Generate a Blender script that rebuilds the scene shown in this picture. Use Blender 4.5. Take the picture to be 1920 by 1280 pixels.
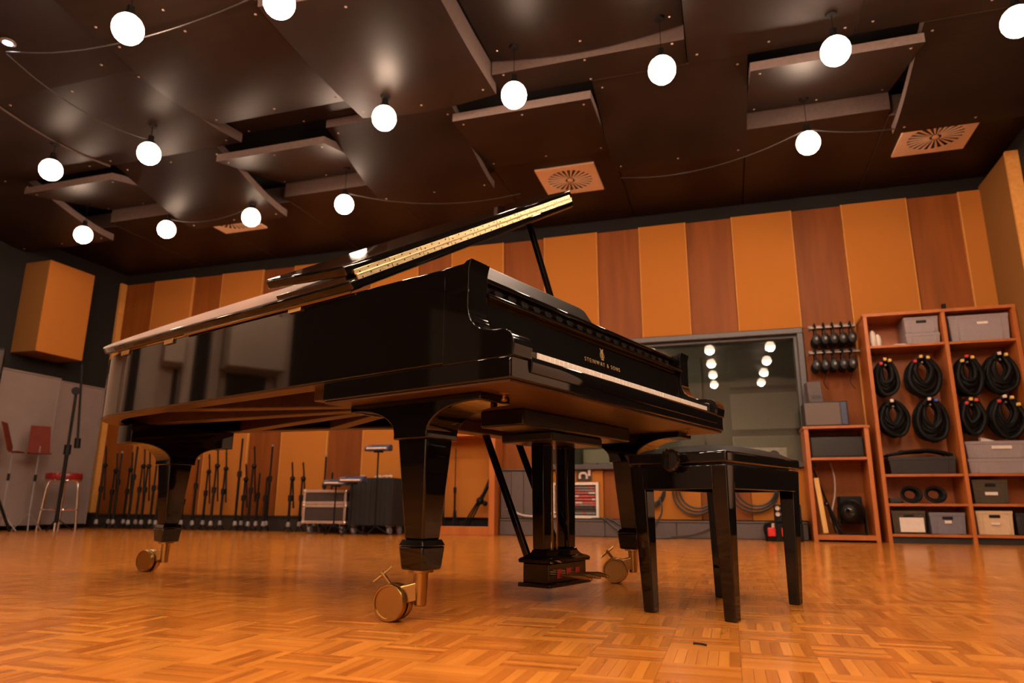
import bpy, bmesh, math, random
from mathutils import Vector, Matrix
random.seed(7)
for _o in list(bpy.data.objects): bpy.data.objects.remove(_o)
S = bpy.context.scene
COL = S.collection
PI = math.pi
R = math.radians

# ------------------------------------------------------------------ camera
CAM_H, CAM_F = 0.324, 1285.4
CAM_YAW, CAM_PITCH, CAM_ROLL = R(17.2757), 0.2348, 0.0047
def cam_axes():
    cp, sp = math.cos(CAM_PITCH), math.sin(CAM_PITCH)
    F = Vector((0, cp, sp)); U = Vector((0, -sp, cp)); X = Vector((1, 0, 0))
    c, s = math.cos(CAM_ROLL), math.sin(CAM_ROLL)
    X2 = c*X + s*U; U2 = -s*X + c*U
    M = Matrix.Rotation(CAM_YAW, 3, 'Z')
    return M @ X2, M @ U2, M @ F
CX, CU, CF = cam_axes()
cam_d = bpy.data.cameras.new('camera'); cam = bpy.data.objects.new('camera', cam_d); COL.objects.link(cam)
cam_d.sensor_width = 36; cam_d.lens = CAM_F/1920*36; cam_d.clip_start = 0.02
cam_d.dof.use_dof = True; cam_d.dof.focus_distance = 2.3; cam_d.dof.aperture_fstop = 3.2
m4 = Matrix.Identity(4)
for i in range(3):
    m4[i][0] = CX[i]; m4[i][1] = CU[i]; m4[i][2] = -CF[i]
m4.translation = (0, 0, CAM_H); cam.matrix_world = m4
S.camera = cam
def to_px(P):
    d = Vector(P) - Vector((0, 0, CAM_H)); z = d.dot(CF)
    if z < .05: return None
    return 960 + CAM_F*d.dot(CX)/z, 640 - CAM_F*d.dot(CU)/z

# ------------------------------------------------------------------ world, view, light levels
w = bpy.data.worlds.new('world'); S.world = w; w.use_nodes = True
w.node_tree.nodes['Background'].inputs[0].default_value = (.03, .022, .018, 1)
w.node_tree.nodes['Background'].inputs[1].default_value = 0.25
S.view_settings.view_transform = 'Standard'; S.view_settings.look = 'None'
S.view_settings.exposure = 0.06; S.view_settings.gamma = 1; S.view_settings.use_curve_mapping = False
BULB_STRENGTH = 320.0
BULB_COLOR = (1.0, .70, .50)

# ------------------------------------------------------------------ materials
MATS = {}
def newmat(name):
    m = bpy.data.materials.new(name); m.use_nodes = True; MATS[name] = m
    nt = m.node_tree; return m, nt, nt.nodes['Principled BSDF']
def N(nt, t, **kw):
    n = nt.nodes.new(t)
    for k, v in kw.items():
        if k.startswith('i_'): n.inputs[k[2:].replace('_', ' ')].default_value = v
        else: setattr(n, k, v)
    return n
def pbr(name, col, rough=.5, metal=0, coat=0, vary=.12, scale=30, bump=0, spec=.5, rvary=0, stretch=(1, 1, 1)):
    m, nt, b = newmat(name)
    b.inputs['Roughness'].default_value = rough; b.inputs['Metallic'].default_value = metal
    b.inputs['Coat Weight'].default_value = coat; b.inputs['Coat Roughness'].default_value = .03
    b.inputs['Specular IOR Level'].default_value = spec
    tc = N(nt, 'ShaderNodeTexCoord'); mp = N(nt, 'ShaderNodeMapping'); mp.inputs['Scale'].default_value = stretch
    nz = N(nt, 'ShaderNodeTexNoise'); nz.inputs['Scale'].default_value = scale; nz.inputs['Detail'].default_value = 4
    nt.links.new(tc.outputs['Object'], mp.inputs['Vector']); nt.links.new(mp.outputs[0], nz.inputs['Vector'])
    cr = N(nt, 'ShaderNodeValToRGB')
    cr.color_ramp.elements[0].position = .3; cr.color_ramp.elements[1].position = .7
    cr.color_ramp.elements[0].color = [c*(1-vary) for c in col] + [1]
    cr.color_ramp.elements[1].color = [min(1, c*(1+vary)) for c in col] + [1]
    nt.links.new(nz.outputs['Fac'], cr.inputs[0]); nt.links.new(cr.outputs[0], b.inputs['Base Color'])
    if rvary:
        mr = N(nt, 'ShaderNodeMapRange'); mr.inputs['To Min'].default_value = rough-rvary; mr.inputs['To Max'].default_value = rough+rvary
        nt.links.new(nz.outputs['Fac'], mr.inputs['Value']); nt.links.new(mr.outputs[0], b.inputs['Roughness'])
    if bump:
        bp = N(nt, 'ShaderNodeBump'); bp.inputs['Strength'].default_value = bump; bp.inputs['Distance'].default_value = .002
        nt.links.new(nz.outputs['Fac'], bp.inputs['Height']); nt.links.new(bp.outputs[0], b.inputs['Normal'])
    return m
def woodmat(name, dark, light, rough=.4, scale=6, grain='Z', rnd=.35, coat=0, bump=.05, spec=.5):
    """grain runs along one object axis; every object (or loose piece) gets its own tone"""
    m, nt, b = newmat(name)
    b.inputs['Roughness'].default_value = rough; b.inputs['Coat Weight'].default_value = coat; b.inputs['Coat Roughness'].default_value = .15; b.inputs['Specular IOR Level'].default_value = spec
    tc = N(nt, 'ShaderNodeTexCoord'); mp = N(nt, 'ShaderNodeMapping')
    mp.inputs['Scale'].default_value = {'X': (.08, 1, 1), 'Y': (1, .08, 1), 'Z': (1, 1, .08)}[grain]
    oi = N(nt, 'ShaderNodeObjectInfo'); geo = N(nt, 'ShaderNodeNewGeometry')
    add = N(nt, 'ShaderNodeMath', operation='ADD'); fr = N(nt, 'ShaderNodeMath', operation='FRACT')
    nt.links.new(oi.outputs['Random'], add.inputs[0]); nt.links.new(geo.outputs['Random Per Island'], add.inputs[1]); nt.links.new(add.outputs[0], fr.inputs[0])
    off = N(nt, 'ShaderNodeVectorMath', operation='MULTIPLY_ADD'); off.inputs[1].default_value = (7, 7, 7)
    cmb = N(nt, 'ShaderNodeCombineXYZ')
    for k in range(3): nt.links.new(fr.outputs[0], cmb.inputs[k])
    nt.links.new(cmb.outputs[0], off.inputs[0]); nt.links.new(mp.outputs[0], off.inputs[2])
    nz = N(nt, 'ShaderNodeTexNoise'); nz.inputs['Scale'].default_value = scale*6; nz.inputs['Detail'].default_value = 6; nz.inputs['Distortion'].default_value = .6
    nt.links.new(tc.outputs['Object'], mp.inputs['Vector']); nt.links.new(off.outputs[0], nz.inputs['Vector'])
    mx = N(nt, 'ShaderNodeMath', operation='MULTIPLY_ADD'); mx.inputs[1].default_value = rnd; nt.links.new(fr.outputs[0], mx.inputs[0])
    ml = N(nt, 'ShaderNodeMath', operation='MULTIPLY'); ml.inputs[1].default_value = 1-rnd
    nt.links.new(nz.outputs['Fac'], ml.inputs[0]); nt.links.new(ml.outputs[0], mx.inputs[2])
    cr = N(nt, 'ShaderNodeValToRGB'); e = cr.color_ramp.elements
    e[0].position = .22; e[1].position = .78; e[0].color = list(dark)+[1]; e[1].color = list(light)+[1]
    nt.links.new(mx.outputs[0], cr.inputs[0]); nt.links.new(cr.outputs[0], b.inputs['Base Color'])
    if bump:
        bp = N(nt, 'ShaderNodeBump'); bp.inputs['Strength'].default_value = bump; bp.inputs['Distance'].default_value = .001
        nt.links.new(nz.outputs['Fac'], bp.inputs['Height']); nt.links.new(bp.outputs[0], b.inputs['Normal'])
    return m
def emit(name, col, st):
    m, nt, b = newmat(name)
    b.inputs['Base Color'].default_value = list(col)+[1]
    b.inputs['Emission Color'].default_value = list(col)+[1]; b.inputs['Emission Strength'].default_value = st
    return m
pbr('lacquer', (.003, .0024, .002), .035, vary=.1, spec=.5)
def dusty(name, base):
    m = MATS[base].copy(); m.name = name; MATS[name] = m; b = m.node_tree.nodes['Principled BSDF']
    b.inputs['Sheen Weight'].default_value = .7; b.inputs['Sheen Roughness'].default_value = .35; b.inputs['Sheen Tint'].default_value = (1, .86, .80, 1)
dusty('lacquer_dusty', 'lacquer')
pbr('satin_black', (.008, .007, .006), .3)
pbr('leather', (.006, .0055, .0055), .55, bump=.25, scale=220, spec=.06)
pbr('key_white', (.86, .80, .72), .3, vary=.03)
pbr('key_black', (.01, .01, .01), .25)
pbr('brass', (.42, .265, .09), .29, 1, vary=.05, scale=12)
pbr('brass_bright', (.92, .74, .42), .42, 1, vary=.1, scale=60)
pbr('gold_leaf', (.62, .43, .20), .4, .6)
pbr('red_felt', (.30, .015, .012), .9)
woodmat('case_wood', (.030, .012, .004), (.080, .032, .010), .42, 3, 'X', .2, bump=.02)
woodmat('parquet_x', (.34, .098, .011), (.61, .235, .036), .20, 5, 'X', .50, coat=.2, bump=.02)
woodmat('parquet_y', (.34, .098, .011), (.61, .235, .036), .20, 5, 'Y', .50, coat=.2, bump=.02)
pbr('floor_base', (.035, .016, .006), .6)
woodmat('wall_wood', (.135, .034, .0045), (.27, .078, .011), .55, 1.5, 'Z', .3, bump=.03, spec=.2)
woodmat('shelf_wood', (.30, .075, .012), (.50, .15, .028), .4, 1.5, 'Z', .2)
woodmat('plank_wood', (.55, .30, .08), (.75, .45, .14), .5, 2, 'Z', .2)
pbr('fabric_ochre', (.40, .145, .025), .95, bump=.5, scale=260, vary=.10, spec=.15)
pbr('fabric_edge', (.62, .28, .06), .7, vary=.1)
pbr('fabric_brown', (.22, .10, .025), .95, bump=.3, scale=200, spec=.15)
pbr('black_wall', (.005, .004, .0035), .9, vary=.2, scale=3)
pbr('grey_trunking', (.085, .062, .058), .5, vary=.08)
pbr('grey_trim', (.055, .047, .046), .4)
pbr('dark_skirting', (.018, .014, .012), .5)
pbr('gobo_white', (.21, .165, .150), .85, vary=.06, scale=4)
pbr('beige_wall', (.62, .50, .40), .8, vary=.06, scale=2)
pbr('chrome', (.75, .72, .70), .15, 1, vary=.05)
pbr('red_vinyl', (.20, .006, .008), .3)
pbr('stand_black', (.004, .0036, .0034), .5, spec=.2)
pbr('stand_grey', (.20, .18, .175), .4)
pbr('red_wood', (.12, .020, .010), .7, spec=.15, stretch=(1, 1, .1))
pbr('alu', (.62, .52, .48), .35, .85, vary=.08)
pbr('case_panel', (.035, .022, .016), .6)
pbr('cloth_black', (.010, .009, .009), .9)
pbr('blue_plastic', (.035, .045, .09), .4)
pbr('pale_plastic', (.60, .48, .42), .5)
pbr('crate_grey', (.26, .21, .215), .5, vary=.05)
pbr('crate_grey_blue', (.16, .145, .17), .5, vary=.05)
pbr('crate_olive', (.055, .038, .020), .55)
pbr('crate_beige', (.60, .42, .25), .6, vary=.05)
pbr('crate_black', (.016, .013, .012), .5)
pbr('paper', (.68, .58, .50), .8, vary=.04)
pbr('cable_black', (.0035, .0034, .0033), .65, spec=.2)
pbr('cable_grey', (.026, .021, .019), .5)
pbr('cable_white', (.5, .42, .38), .5)
pbr('tag_red', (.5, .02, .03), .5); pbr('tag_yellow', (.65, .42, .10), .5); pbr('tag_white', (.7, .58, .5), .5); pbr('tag_blue', (.04, .07, .35), .5)
pbr('socket_red', (.60, .02, .015), .35); pbr('socket_blue', (.03, .08, .45), .35)
pbr('strip_red', (.50, .07, .05), .5)
pbr('vent_metal', (.85, .64, .44), .45, vary=.05)
pbr('ear_pad', (.007, .007, .0075), .5, spec=.35)
pbr('amp_grey', (.13, .10, .085), .8, bump=.3, scale=300)
pbr('control_grey', (.20, .19, .15), .9, vary=.1, scale=1.5)
pbr('control_pale', (.42, .37, .31), .9, vary=.05)
pbr('control_dark', (.05, .05, .042), .8)
pbr('control_cream', (.80, .66, .42), .8)
def bulbmat(name, st):
    # reflector bulb: the silvered upper half gives off less than the lower half
    m = emit(name, BULB_COLOR, st); nt = m.node_tree; b = nt.nodes['Principled BSDF']
    g = N(nt, 'ShaderNodeNewGeometry'); sx = N(nt, 'ShaderNodeSeparateXYZ'); mr = N(nt, 'ShaderNodeMapRange', interpolation_type='SMOOTHSTEP')
    nt.links.new(g.outputs['Normal'], sx.inputs[0]); nt.links.new(sx.outputs['Z'], mr.inputs['Value'])
    for k, v in (('From Min', .05), ('From Max', -.95), ('To Min', .07*st), ('To Max', st)): mr.inputs[k].default_value = v
    nt.links.new(mr.outputs[0], b.inputs['Emission Strength'])
bulbmat('bulb_glow', BULB_STRENGTH); bulbmat('bulb_glow_dimmed', BULB_STRENGTH*.38)
emit('spot_glow', (.86, .88, 1.0), 40)
emit('added_lamp_glow', (1.0, .82, .6), 24)
def ceilingmat():
    m, nt, b = newmat('ceiling_panel_board')
    tc = N(nt, 'ShaderNodeTexCoord')
    vo = N(nt, 'ShaderNodeTexVoronoi'); vo.inputs['Scale'].default_value = 70; vo.inputs['Randomness'].default_value = 0
    nz = N(nt, 'ShaderNodeTexNoise'); nz.inputs['Scale'].default_value = 2.2; nz.inputs['Detail'].default_value = 5
    nt.links.new(tc.outputs['Object'], vo.inputs['Vector']); nt.links.new(tc.outputs['Object'], nz.inputs['Vector'])
    cr = N(nt, 'ShaderNodeValToRGB'); e = cr.color_ramp.elements
    e[0].position = .3; e[1].position = .7; e[0].color = (.012, .006, .0034, 1); e[1].color = (.020, .010, .0058, 1)
    nt.links.new(nz.outputs['Fac'], cr.inputs[0])
    hol = N(nt, 'ShaderNodeMath', operation='GREATER_THAN'); hol.inputs[1].default_value = .26
    nt.links.new(vo.outputs['Distance'], hol.inputs[0])
    mx = N(nt, 'ShaderNodeMix', data_type='RGBA'); mx.inputs['A'].default_value = (.006, .004, .003, 1)
    nt.links.new(hol.outputs[0], mx.inputs['Factor']); nt.links.new(cr.outputs[0], mx.inputs['B']); nt.links.new(mx.outputs['Result'], b.inputs['Base Color'])
    b.inputs['Roughness'].default_value = .45; b.inputs['Specular IOR Level'].default_value = .22
ceilingmat()
pbr('ceiling_edge', (.11, .075, .065), .6)
def glassmat():
    m, nt, b = newmat('window_glass'); nt.nodes.remove(b)
    out = nt.nodes['Material Output']
    tr = N(nt, 'ShaderNodeBsdfTransparent'); tr.inputs[0].default_value = (.86, .88, .84, 1)
    gl = N(nt, 'ShaderNodeBsdfGlossy'); gl.inputs['Roughness'].default_value = .01
    fr = N(nt, 'ShaderNodeFresnel'); fr.inputs[0].default_value = 1.45
    mx = N(nt, 'ShaderNodeMixShader')
    nt.links.new(fr.outputs[0], mx.inputs[0]); nt.links.new(tr.outputs[0], mx.inputs[1]); nt.links.new(gl.outputs[0], mx.inputs[2]); nt.links.new(mx.outputs[0], out.inputs[0])
glassmat()

# ------------------------------------------------------------------ mesh helpers
class MB:
    def __init__(s): s.v = []; s.f = []
    def add(s, vs, fs):
        o = len(s.v); s.v += [tuple(p) for p in vs]; s.f += [tuple(i+o for i in f) for f in fs]; return s
    def box(s, x0, x1, y0, y1, z0, z1):
        return s.hexa([(x0, y0, z0), (x1, y0, z0), (x1, y1, z0), (x0, y1, z0)], [(x0, y0, z1), (x1, y0, z1), (x1, y1, z1), (x0, y1, z1)])
    def hexa(s, b, t):
        return s.add(list(b)+list(t), [(3, 2, 1, 0), (4, 5, 6, 7), (0, 1, 5, 4), (1, 2, 6, 5), (2, 3, 7, 6), (3, 0, 4, 7)])
    def bar(s, p, q, a, b, up=(0, 0, 1)):
        p = Vector(p); q = Vector(q); d = (q-p).normalized(); up = Vector(up)
        if abs(d.dot(up)) > .98: up = Vector((0, 1, 0))
        x = d.cross(up).normalized()*a/2; y = x.cross(d).normalized()*b/2
        return s.hexa([p-x-y, p+x-y, p+x+y, p-x+y], [q-x-y, q+x-y, q+x+y, q-x+y])
    def cyl(s, p, q, r0, r1=None, n=16, caps=True):
        r1 = r0 if r1 is None else r1
        p = Vector(p); q = Vector(q); d = (q-p).normalized()
        a = Vector((1, 0, 0)) if abs(d.x) < .9 else Vector((0, 1, 0))
        x = d.cross(a).normalized(); y = d.cross(x)
        vs = []
        for c, r in ((p, r0), (q, r1)):
            for i in range(n):
                t = 2*PI*i/n; vs.append(c + x*math.cos(t)*r + y*math.sin(t)*r)
        fs = [(i, (i+1) % n, n+(i+1) % n, n+i) for i in range(n)]
        if caps: fs += [tuple(range(n))[::-1], tuple(range(n, 2*n))]
        return s.add(vs, fs)
    def lathe(s, prof, c=(0, 0, 0), axis=(0, 0, 1), n=20):
        c = Vector(c); d = Vector(axis).normalized(); a = Vector((1, 0, 0)) if abs(d.x) < .9 else Vector((0, 1, 0))
        x = d.cross(a).normalized(); y = d.cross(x); vs = []; k = len(prof)
        for r, h in prof:
            r = max(r, 1e-4)
            for i in range(n):
                t = 2*PI*i/n; vs.append(c + d*h + x*math.cos(t)*r + y*math.sin(t)*r)
        fs = [(j*n+i, j*n+(i+1) % n, (j+1)*n+(i+1) % n, (j+1)*n+i) for j in range(k-1) for i in range(n)]
        fs += [tuple(range(n))[::-1], tuple(range((k-1)*n, k*n))]
        return s.add(vs, fs)
    def sphere(s, c, r, n=18, sq=(1, 1, 1)):
        prof = [(r*math.sin(PI*i/10), -r*math.cos(PI*i/10)) for i in range(11)]
        o = len(s.v); s.lathe(prof, (0, 0, 0), (0, 0, 1), n)
        s.v[o:] = [(c[0]+p[0]*sq[0], c[1]+p[1]*sq[1], c[2]+p[2]*sq[2]) for p in s.v[o:]]; return s
    def tube(s, path, r, n=6, closed=False):
        P = [Vector(p) for p in path]; k = len(P); vs = []; prev = None
        for i in range(k):
            if closed: d = (P[(i+1) % k]-P[i-1])
            else: d = (P[min(i+1, k-1)]-P[max(i-1, 0)])
            d.normalize()
            if prev is None:
                a = Vector((0, 0, 1)) if abs(d.z) < .9 else Vector((1, 0, 0)); x = d.cross(a).normalized()
            else:
                x = prev - d*prev.dot(d); x.normalize()
            prev = x; y = d.cross(x); rr = r[i] if isinstance(r, (list, tuple)) else r
            for j in range(n):
                t = 2*PI*j/n; vs.append(P[i] + x*math.cos(t)*rr + y*math.sin(t)*rr)
        fs = []
        for i in range(k if closed else k-1):
            i2 = (i+1) % k
            for j in range(n): fs.append((i*n+j, i*n+(j+1) % n, i2*n+(j+1) % n, i2*n+j))
        if not closed: fs += [tuple(range(n))[::-1], tuple(range((k-1)*n, k*n))]
        return s.add(vs, fs)
    def prism(s, poly, f, a, b):
        """poly: 2-D outline; f(p, q, h) maps to 3-D; extruded from h=a to h=b"""
        n = len(poly)
        vs = [f(p, q, a) for p, q in poly] + [f(p, q, b) for p, q in poly]
        fs = [(i, (i+1) % n, n+(i+1) % n, n+i) for i in range(n)] + [tuple(range(n))[::-1], tuple(range(n, 2*n))]
        return s.add(vs, fs)
    def build(s, name, mat, parent=None, smooth=False, bevel=0, seg=2, loc=None, rz=0):
        me = bpy.data.meshes.new(name); me.from_pydata(s.v, [], s.f); me.update()
        bm = bmesh.new(); bm.from_mesh(me); bmesh.ops.recalc_face_normals(bm, faces=bm.faces); bm.to_mesh(me); bm.free()
        me.materials.append(MATS[mat])
        o = bpy.data.objects.new(name, me); COL.objects.link(o)
        if parent: o.parent = parent
        if loc: o.location = loc
        o.rotation_euler.z = rz
        if bevel:
            b = o.modifiers.new('bevel', 'BEVEL'); b.width = bevel; b.segments = seg; b.limit_method = 'ANGLE'; b.angle_limit = R(35)
        if smooth or bevel:
            for p in me.polygons: p.use_smooth = True
            me.set_sharp_from_angle(angle=R(38))
        return o
def empty(name, loc=(0, 0, 0), rz=0):
    o = bpy.data.objects.new(name, None); COL.objects.link(o); o.location = loc; o.rotation_euler.z = rz; o.empty_display_size = .1; return o
def tag(o, label, cat, group=None):
    o['label'] = label; o['category'] = cat
    if group: o['group'] = group
    return o
def struct(o): o['kind'] = 'structure'; return o
def copy_tree(o, parent=None):
    c = o.copy(); COL.objects.link(c); c.parent = parent
    for ch in [k for k in o.children]: copy_tree(ch, c)
    return c
def smooth_curve(pts, k=6, closed=False):
    out = []; n = len(pts)
    for i in range(n if closed else n-1):
        g = lambda j: Vector(pts[j % n]) if closed else Vector(pts[max(0, min(n-1, j))])
        a, b, c, d = g(i-1), g(i), g(i+1), g(i+2)
        for t in range(k):
            t /= k
            out.append(tuple(.5*((2*b)+(c-a)*t+(2*a-5*b+4*c-d)*t*t+(3*b-a-3*c+d)*t**3)))
    if not closed: out.append(tuple(pts[-1]))
    return out

# ================================================================== SETTING
XL, XR, YB, YF = -8.6, 2.8, 7.8, -4.0        # left wall, right wall, back wall, wall behind the camera
ZC = 3.70
# ---- floor: slab + mosaic parquet (0.16 m squares of seven fingers, basket weave)
floor = struct(MB().box(XL, XR, YF, YB, -.12, -.004).build('floor', 'floor_base'))
SQ = .161; NF = 7; FW = SQ/NF
def finger_mesh(along_x):
    l, wd = SQ/2-.00015, FW/2-.00012
    a, b = (l, wd) if along_x else (wd, l)
    e = .0003
    vs = [(-a, -b, -.0035), (a, -b, -.0035), (a, b, -.0035), (-a, b, -.0035), (-a+e, -b+e, 0), (a-e, -b+e, 0), (a-e, b-e, 0), (-a+e, b-e, 0)]
    return vs, [(4, 5, 6, 7), (0, 1, 5, 4), (1, 2, 6, 5), (2, 3, 7, 6), (3, 0, 4, 7)]
def fmesh(ax):
    v, f = finger_mesh(ax); me = bpy.data.meshes.new('parquet_strip'); me.from_pydata(v, [], f); me.update()
    me.materials.append(MATS['parquet_x' if ax else 'parquet_y']); return me
FM = {True: fmesh(True), False: fmesh(False)}
cand = []
nx0, nx1 = int(XL/SQ), int(XR/SQ); ny0, ny1 = int(YF/SQ), int(YB/SQ)
far = {True: MB(), False: MB()}
for i in range(nx0, nx1+1):
    for j in range(ny0, ny1+1):
        cx, cy = (i+.5)*SQ, (j+.5)*SQ
        if not (XL+.08 < cx < XR-.08 and YF+.08 < cy < YB-.08): continue
        if cy < .3: continue
        ax = (i+j) % 2 == 0
        for k in range(NF):
            o = (k-(NF-1)/2)*FW
            x, y = (cx, cy+o) if ax else (cx+o, cy)
            px = to_px((x, y, 0))
            vis = px is not None and 0 < px[0] < 1920 and px[1] < 1290
            cand.append((0 if vis else 1, x*x+y*y, x, y, ax))
cand.sort()
for n_, (hid, d2, x, y, ax) in enumerate(cand):
    if n_ < 290 and not hid:
        o = bpy.data.objects.new('parquet_strip', FM[ax]); COL.objects.link(o); o.parent = floor
        o.location = (x, y, random.uniform(-.0001, 0)); o.rotation_euler = (random.uniform(-.003, .003), random.uniform(-.003, .003), 0)
    else:
        v, f = finger_mesh(ax); tx, ty, tz = random.uniform(-.003, .003), random.uniform(-.003, .003), random.uniform(-.0001, 0)
        far[ax].add([(p[0]+x, p[1]+y, p[2]+tz+tx*p[0]+ty*p[1]) for p in v], f)
def quick(name, mb, mat, parent):
    me = bpy.data.meshes.new(name); me.from_pydata(mb.v, [], mb.f); me.update(); me.materials.append(MATS[mat])
    o = bpy.data.objects.new(name, me); COL.objects.link(o); o.parent = parent; o['kind'] = 'stuff'; return o
quick('parquet', far[True], 'parquet_x', floor); quick('parquet', far[False], 'parquet_y', floor)
# the rest of the floor behind the camera
MB().box(XL, XR, YF, .36, -.004, -.0006).build('parquet_field', 'parquet_x', floor)

# ---- walls
WIN = (-1.96, .80, .78, 2.14)            # x0 x1 z0 z1 of the control-room window
wb = MB()
wb.box(XL-.2, WIN[0], YB, YB+.2, -.12, 4.1); wb.box(WIN[1], XR+.2, YB, YB+.2, -.12, 4.1)
wb.box(WIN[0], WIN[1], YB, YB+.2, WIN[3], 4.1); wb.box(WIN[0], WIN[1], YB, YB+.2, -.12, WIN[2])
wall_back = struct(wb.build('wall_back', 'black_wall'))
wall_left = struct(MB().box(XL-.2, XL, YF, YB, -.12, 4.1).build('wall_left', 'black_wall'))
wall_right = struct(MB().box(XR, XR+.2, YF, YB, -.12, 4.1).build('wall_right', 'black_wall'))
wall_front = struct(MB().box(XL-.2, XR+.2, YF-.2, YF, -.12, 4.1).build('wall_front', 'beige_wall'))
# alternating cloth and veneer panels of the back wall
FAB = [(-8.0, -7.30), (-6.79, -6.10), (-5.58, -4.89), (-4.38, -3.70), (-3.23, -2.53), (-2.0, -1.34), (-.835, -.294), (.217, .86), (1.371, 2.012), (2.50, 2.72)]
ZB, ZT = .185, 3.56
def panel_spans(x0, x1):
    """z spans of a panel, leaving the window free"""
    if x1 <= WIN[0]-.08 or x0 >= WIN[1]+.08: return [(x0, x1, ZB, ZT)]
    out = [(x0, x1, ZB, WIN[2]-.065), (x0, x1, WIN[3]+.065, ZT)]
    if x0 < WIN[0]-.08: out.append((x0, WIN[0]-.07, WIN[2]-.063, WIN[3]+.063))
    if x1 > WIN[1]+.08: out.append((WIN[1]+.07, x1, WIN[2]-.063, WIN[3]+.063))
    return out
def fabric_panel(x0, x1, z0, z1):
    f = MB().box(x0, x1, YB-.05, YB-.004, z0, z1).build('fabric_panel', 'fabric_ochre', wall_back, bevel=.004)
    if z1 > 3: MB().box(x0-.001, x0+.006, YB-.0515, YB-.004, z0, z1).box(x1-.006, x1+.001, YB-.0515, YB-.004, z0, z1).build('panel_edge', 'fabric_edge', f)
prev = XL
for (a, b) in FAB:
    for q in panel_spans(prev+.003, a-.003):
        MB().box(q[0], q[1], YB-.018, YB-.004, q[2], q[3]).build('wood_panel', 'wall_wood', wall_back, bevel=.002)
    for q in panel_spans(a, b): fabric_panel(*q)
    prev = b
# side panels at the two ends
MB().box(XL+.002, XL+.05, 7.68, 7.775, .2, ZT).build('corner_panel', 'fabric_edge', wall_left, bevel=.003)
MB().box(2.70, XR-.002, 7.03, 7.78, .0, 3.6).build('fabric_panel', 'fabric_brown', wall_right, bevel=.004)
MB().box(2.69, XR-.002, 6.99, 7.03, .0, 3.6).build('panel_edge', 'fabric_edge', wall_right, bevel=.004)
MB().box(XR-.06, XR-.002, 3.75, 4.55, .2, 1.75).build('plaster_panel', 'beige_wall', wall_right, bevel=.004)
# pale alcove panels and boxed soffits of the left wall (outside the frame; mirrored in the piano)
MB().box(XL+.002, XL+.04, -.2, 5.3, 0, 3.6).build('plaster_panel', 'beige_wall', wall_left)
for (y0, y1, z0_, z1_, d, nm, m) in ((.0, .72, 2.02, 2.75, .5, 'soffit_box', 'beige_wall'), (1.22, 1.55, 2.0, 2.5, .4, 'soffit_box', 'beige_wall'), (2.3, 3.4, 2.1, 2.8, .5, 'soffit_box', 'beige_wall'),
        (.74, .86, 0, 3.6, .16, 'pilaster', 'beige_wall'), (1.06, 1.20, 0, 3.6, .14, 'pilaster', 'beige_wall'), (-.15, .0, 0, 3.6, .14, 'pilaster', 'beige_wall'), (2.1, 2.25, 0, 3.6, .14, 'pilaster', 'beige_wall'),
        (.88, 1.03, 0, 3.6, .06, 'dark_post', 'black_wall'), (1.90, 2.04, 0, 3.6, .06, 'dark_post', 'black_wall'), (.12, .62, 0, 2.0, .045, 'dark_door', 'black_wall'), (1.25, 1.32, 0, 1.98, .05, 'dark_post', 'black_wall'), (-3.3, -2.4, 0, 3.4, .04, 'plaster_panel', 'control_grey')):
    MB().box(XL+.04 if nm != 'plaster_panel' else XL+.002, XL+.04+d, y0, y1, z0_, z1_).build(nm, m, wall_left, bevel=.015 if d > .1 else 0)
# skirting and cable trunking
base = struct(MB().box(XL, -3.32, 7.60, 7.778, 0, .17).build('baseboard_back', 'dark_skirting', bevel=.004))
MB().box(XL, -3.32, 7.58, 7.778, .17, .182).build('skirting_cap', 'dark_skirting', base)
xs = [-2.49, -1.3, -.55, .72]
trunk = struct(MB().box(xs[0], xs[-1], 7.575, 7.745, .0, .16).build('baseboard_1', 'dark_skirting'))
for a, b in zip(xs, xs[1:]):
    MB().box(a+.004, b-.004, 7.566, 7.576, .006, .155).build('trunking_cover', 'grey_trunking', trunk, bevel=.003)
MB().box(xs[0], xs[-1], 7.56, 7.745, .16, .178).build('trunking_lid', 'grey_trunking', trunk, bevel=.003)

# ---- window to the control room
x0, x1, z0, z1 = WIN
win = struct(empty('window_1', ((x0+x1)/2, YB, z0)))
ox, oz = (x0+x1)/2, z0
def wbox(*a): return MB().box(a[0]-ox, a[1]-ox, a[2]-YB, a[3]-YB, a[4]-oz, a[5]-oz)
wbox(x0-.06, x1+.06, 7.73, 7.81, z1, z1+.06).build('window_frame', 'grey_trim', win, bevel=.006)
wbox(x0-.06, x1+.06, 7.69, 7.81, z0-.06, z0).build('window_sill', 'grey_trim', win, bevel=.006)
wbox(x0-.06, x0, 7.73, 7.81, z0, z1).build('window_frame', 'grey_trim', win, bevel=.006)
wbox(x1, x1+.06, 7.73, 7.81, z0, z1).build('window_frame', 'grey_trim', win, bevel=.006)
wbox(x0, x1, 7.81, 8.0, z1-.03, z1-.001).build('window_reveal', 'grey_trim', win)
wbox(x1-.03, x1-.001, 7.81, 8.0, z0, z1-.03).build('window_reveal', 'grey_trim', win)
wbox(x0+.001, x0+.03, 7.81, 8.0, z0, z1-.03).build('window_reveal', 'grey_trim', win)
wbox(x0+.03, x1-.03, 7.862, 7.870, z0+.001, z1-.03).build('window_pane', 'window_glass', win)
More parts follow.
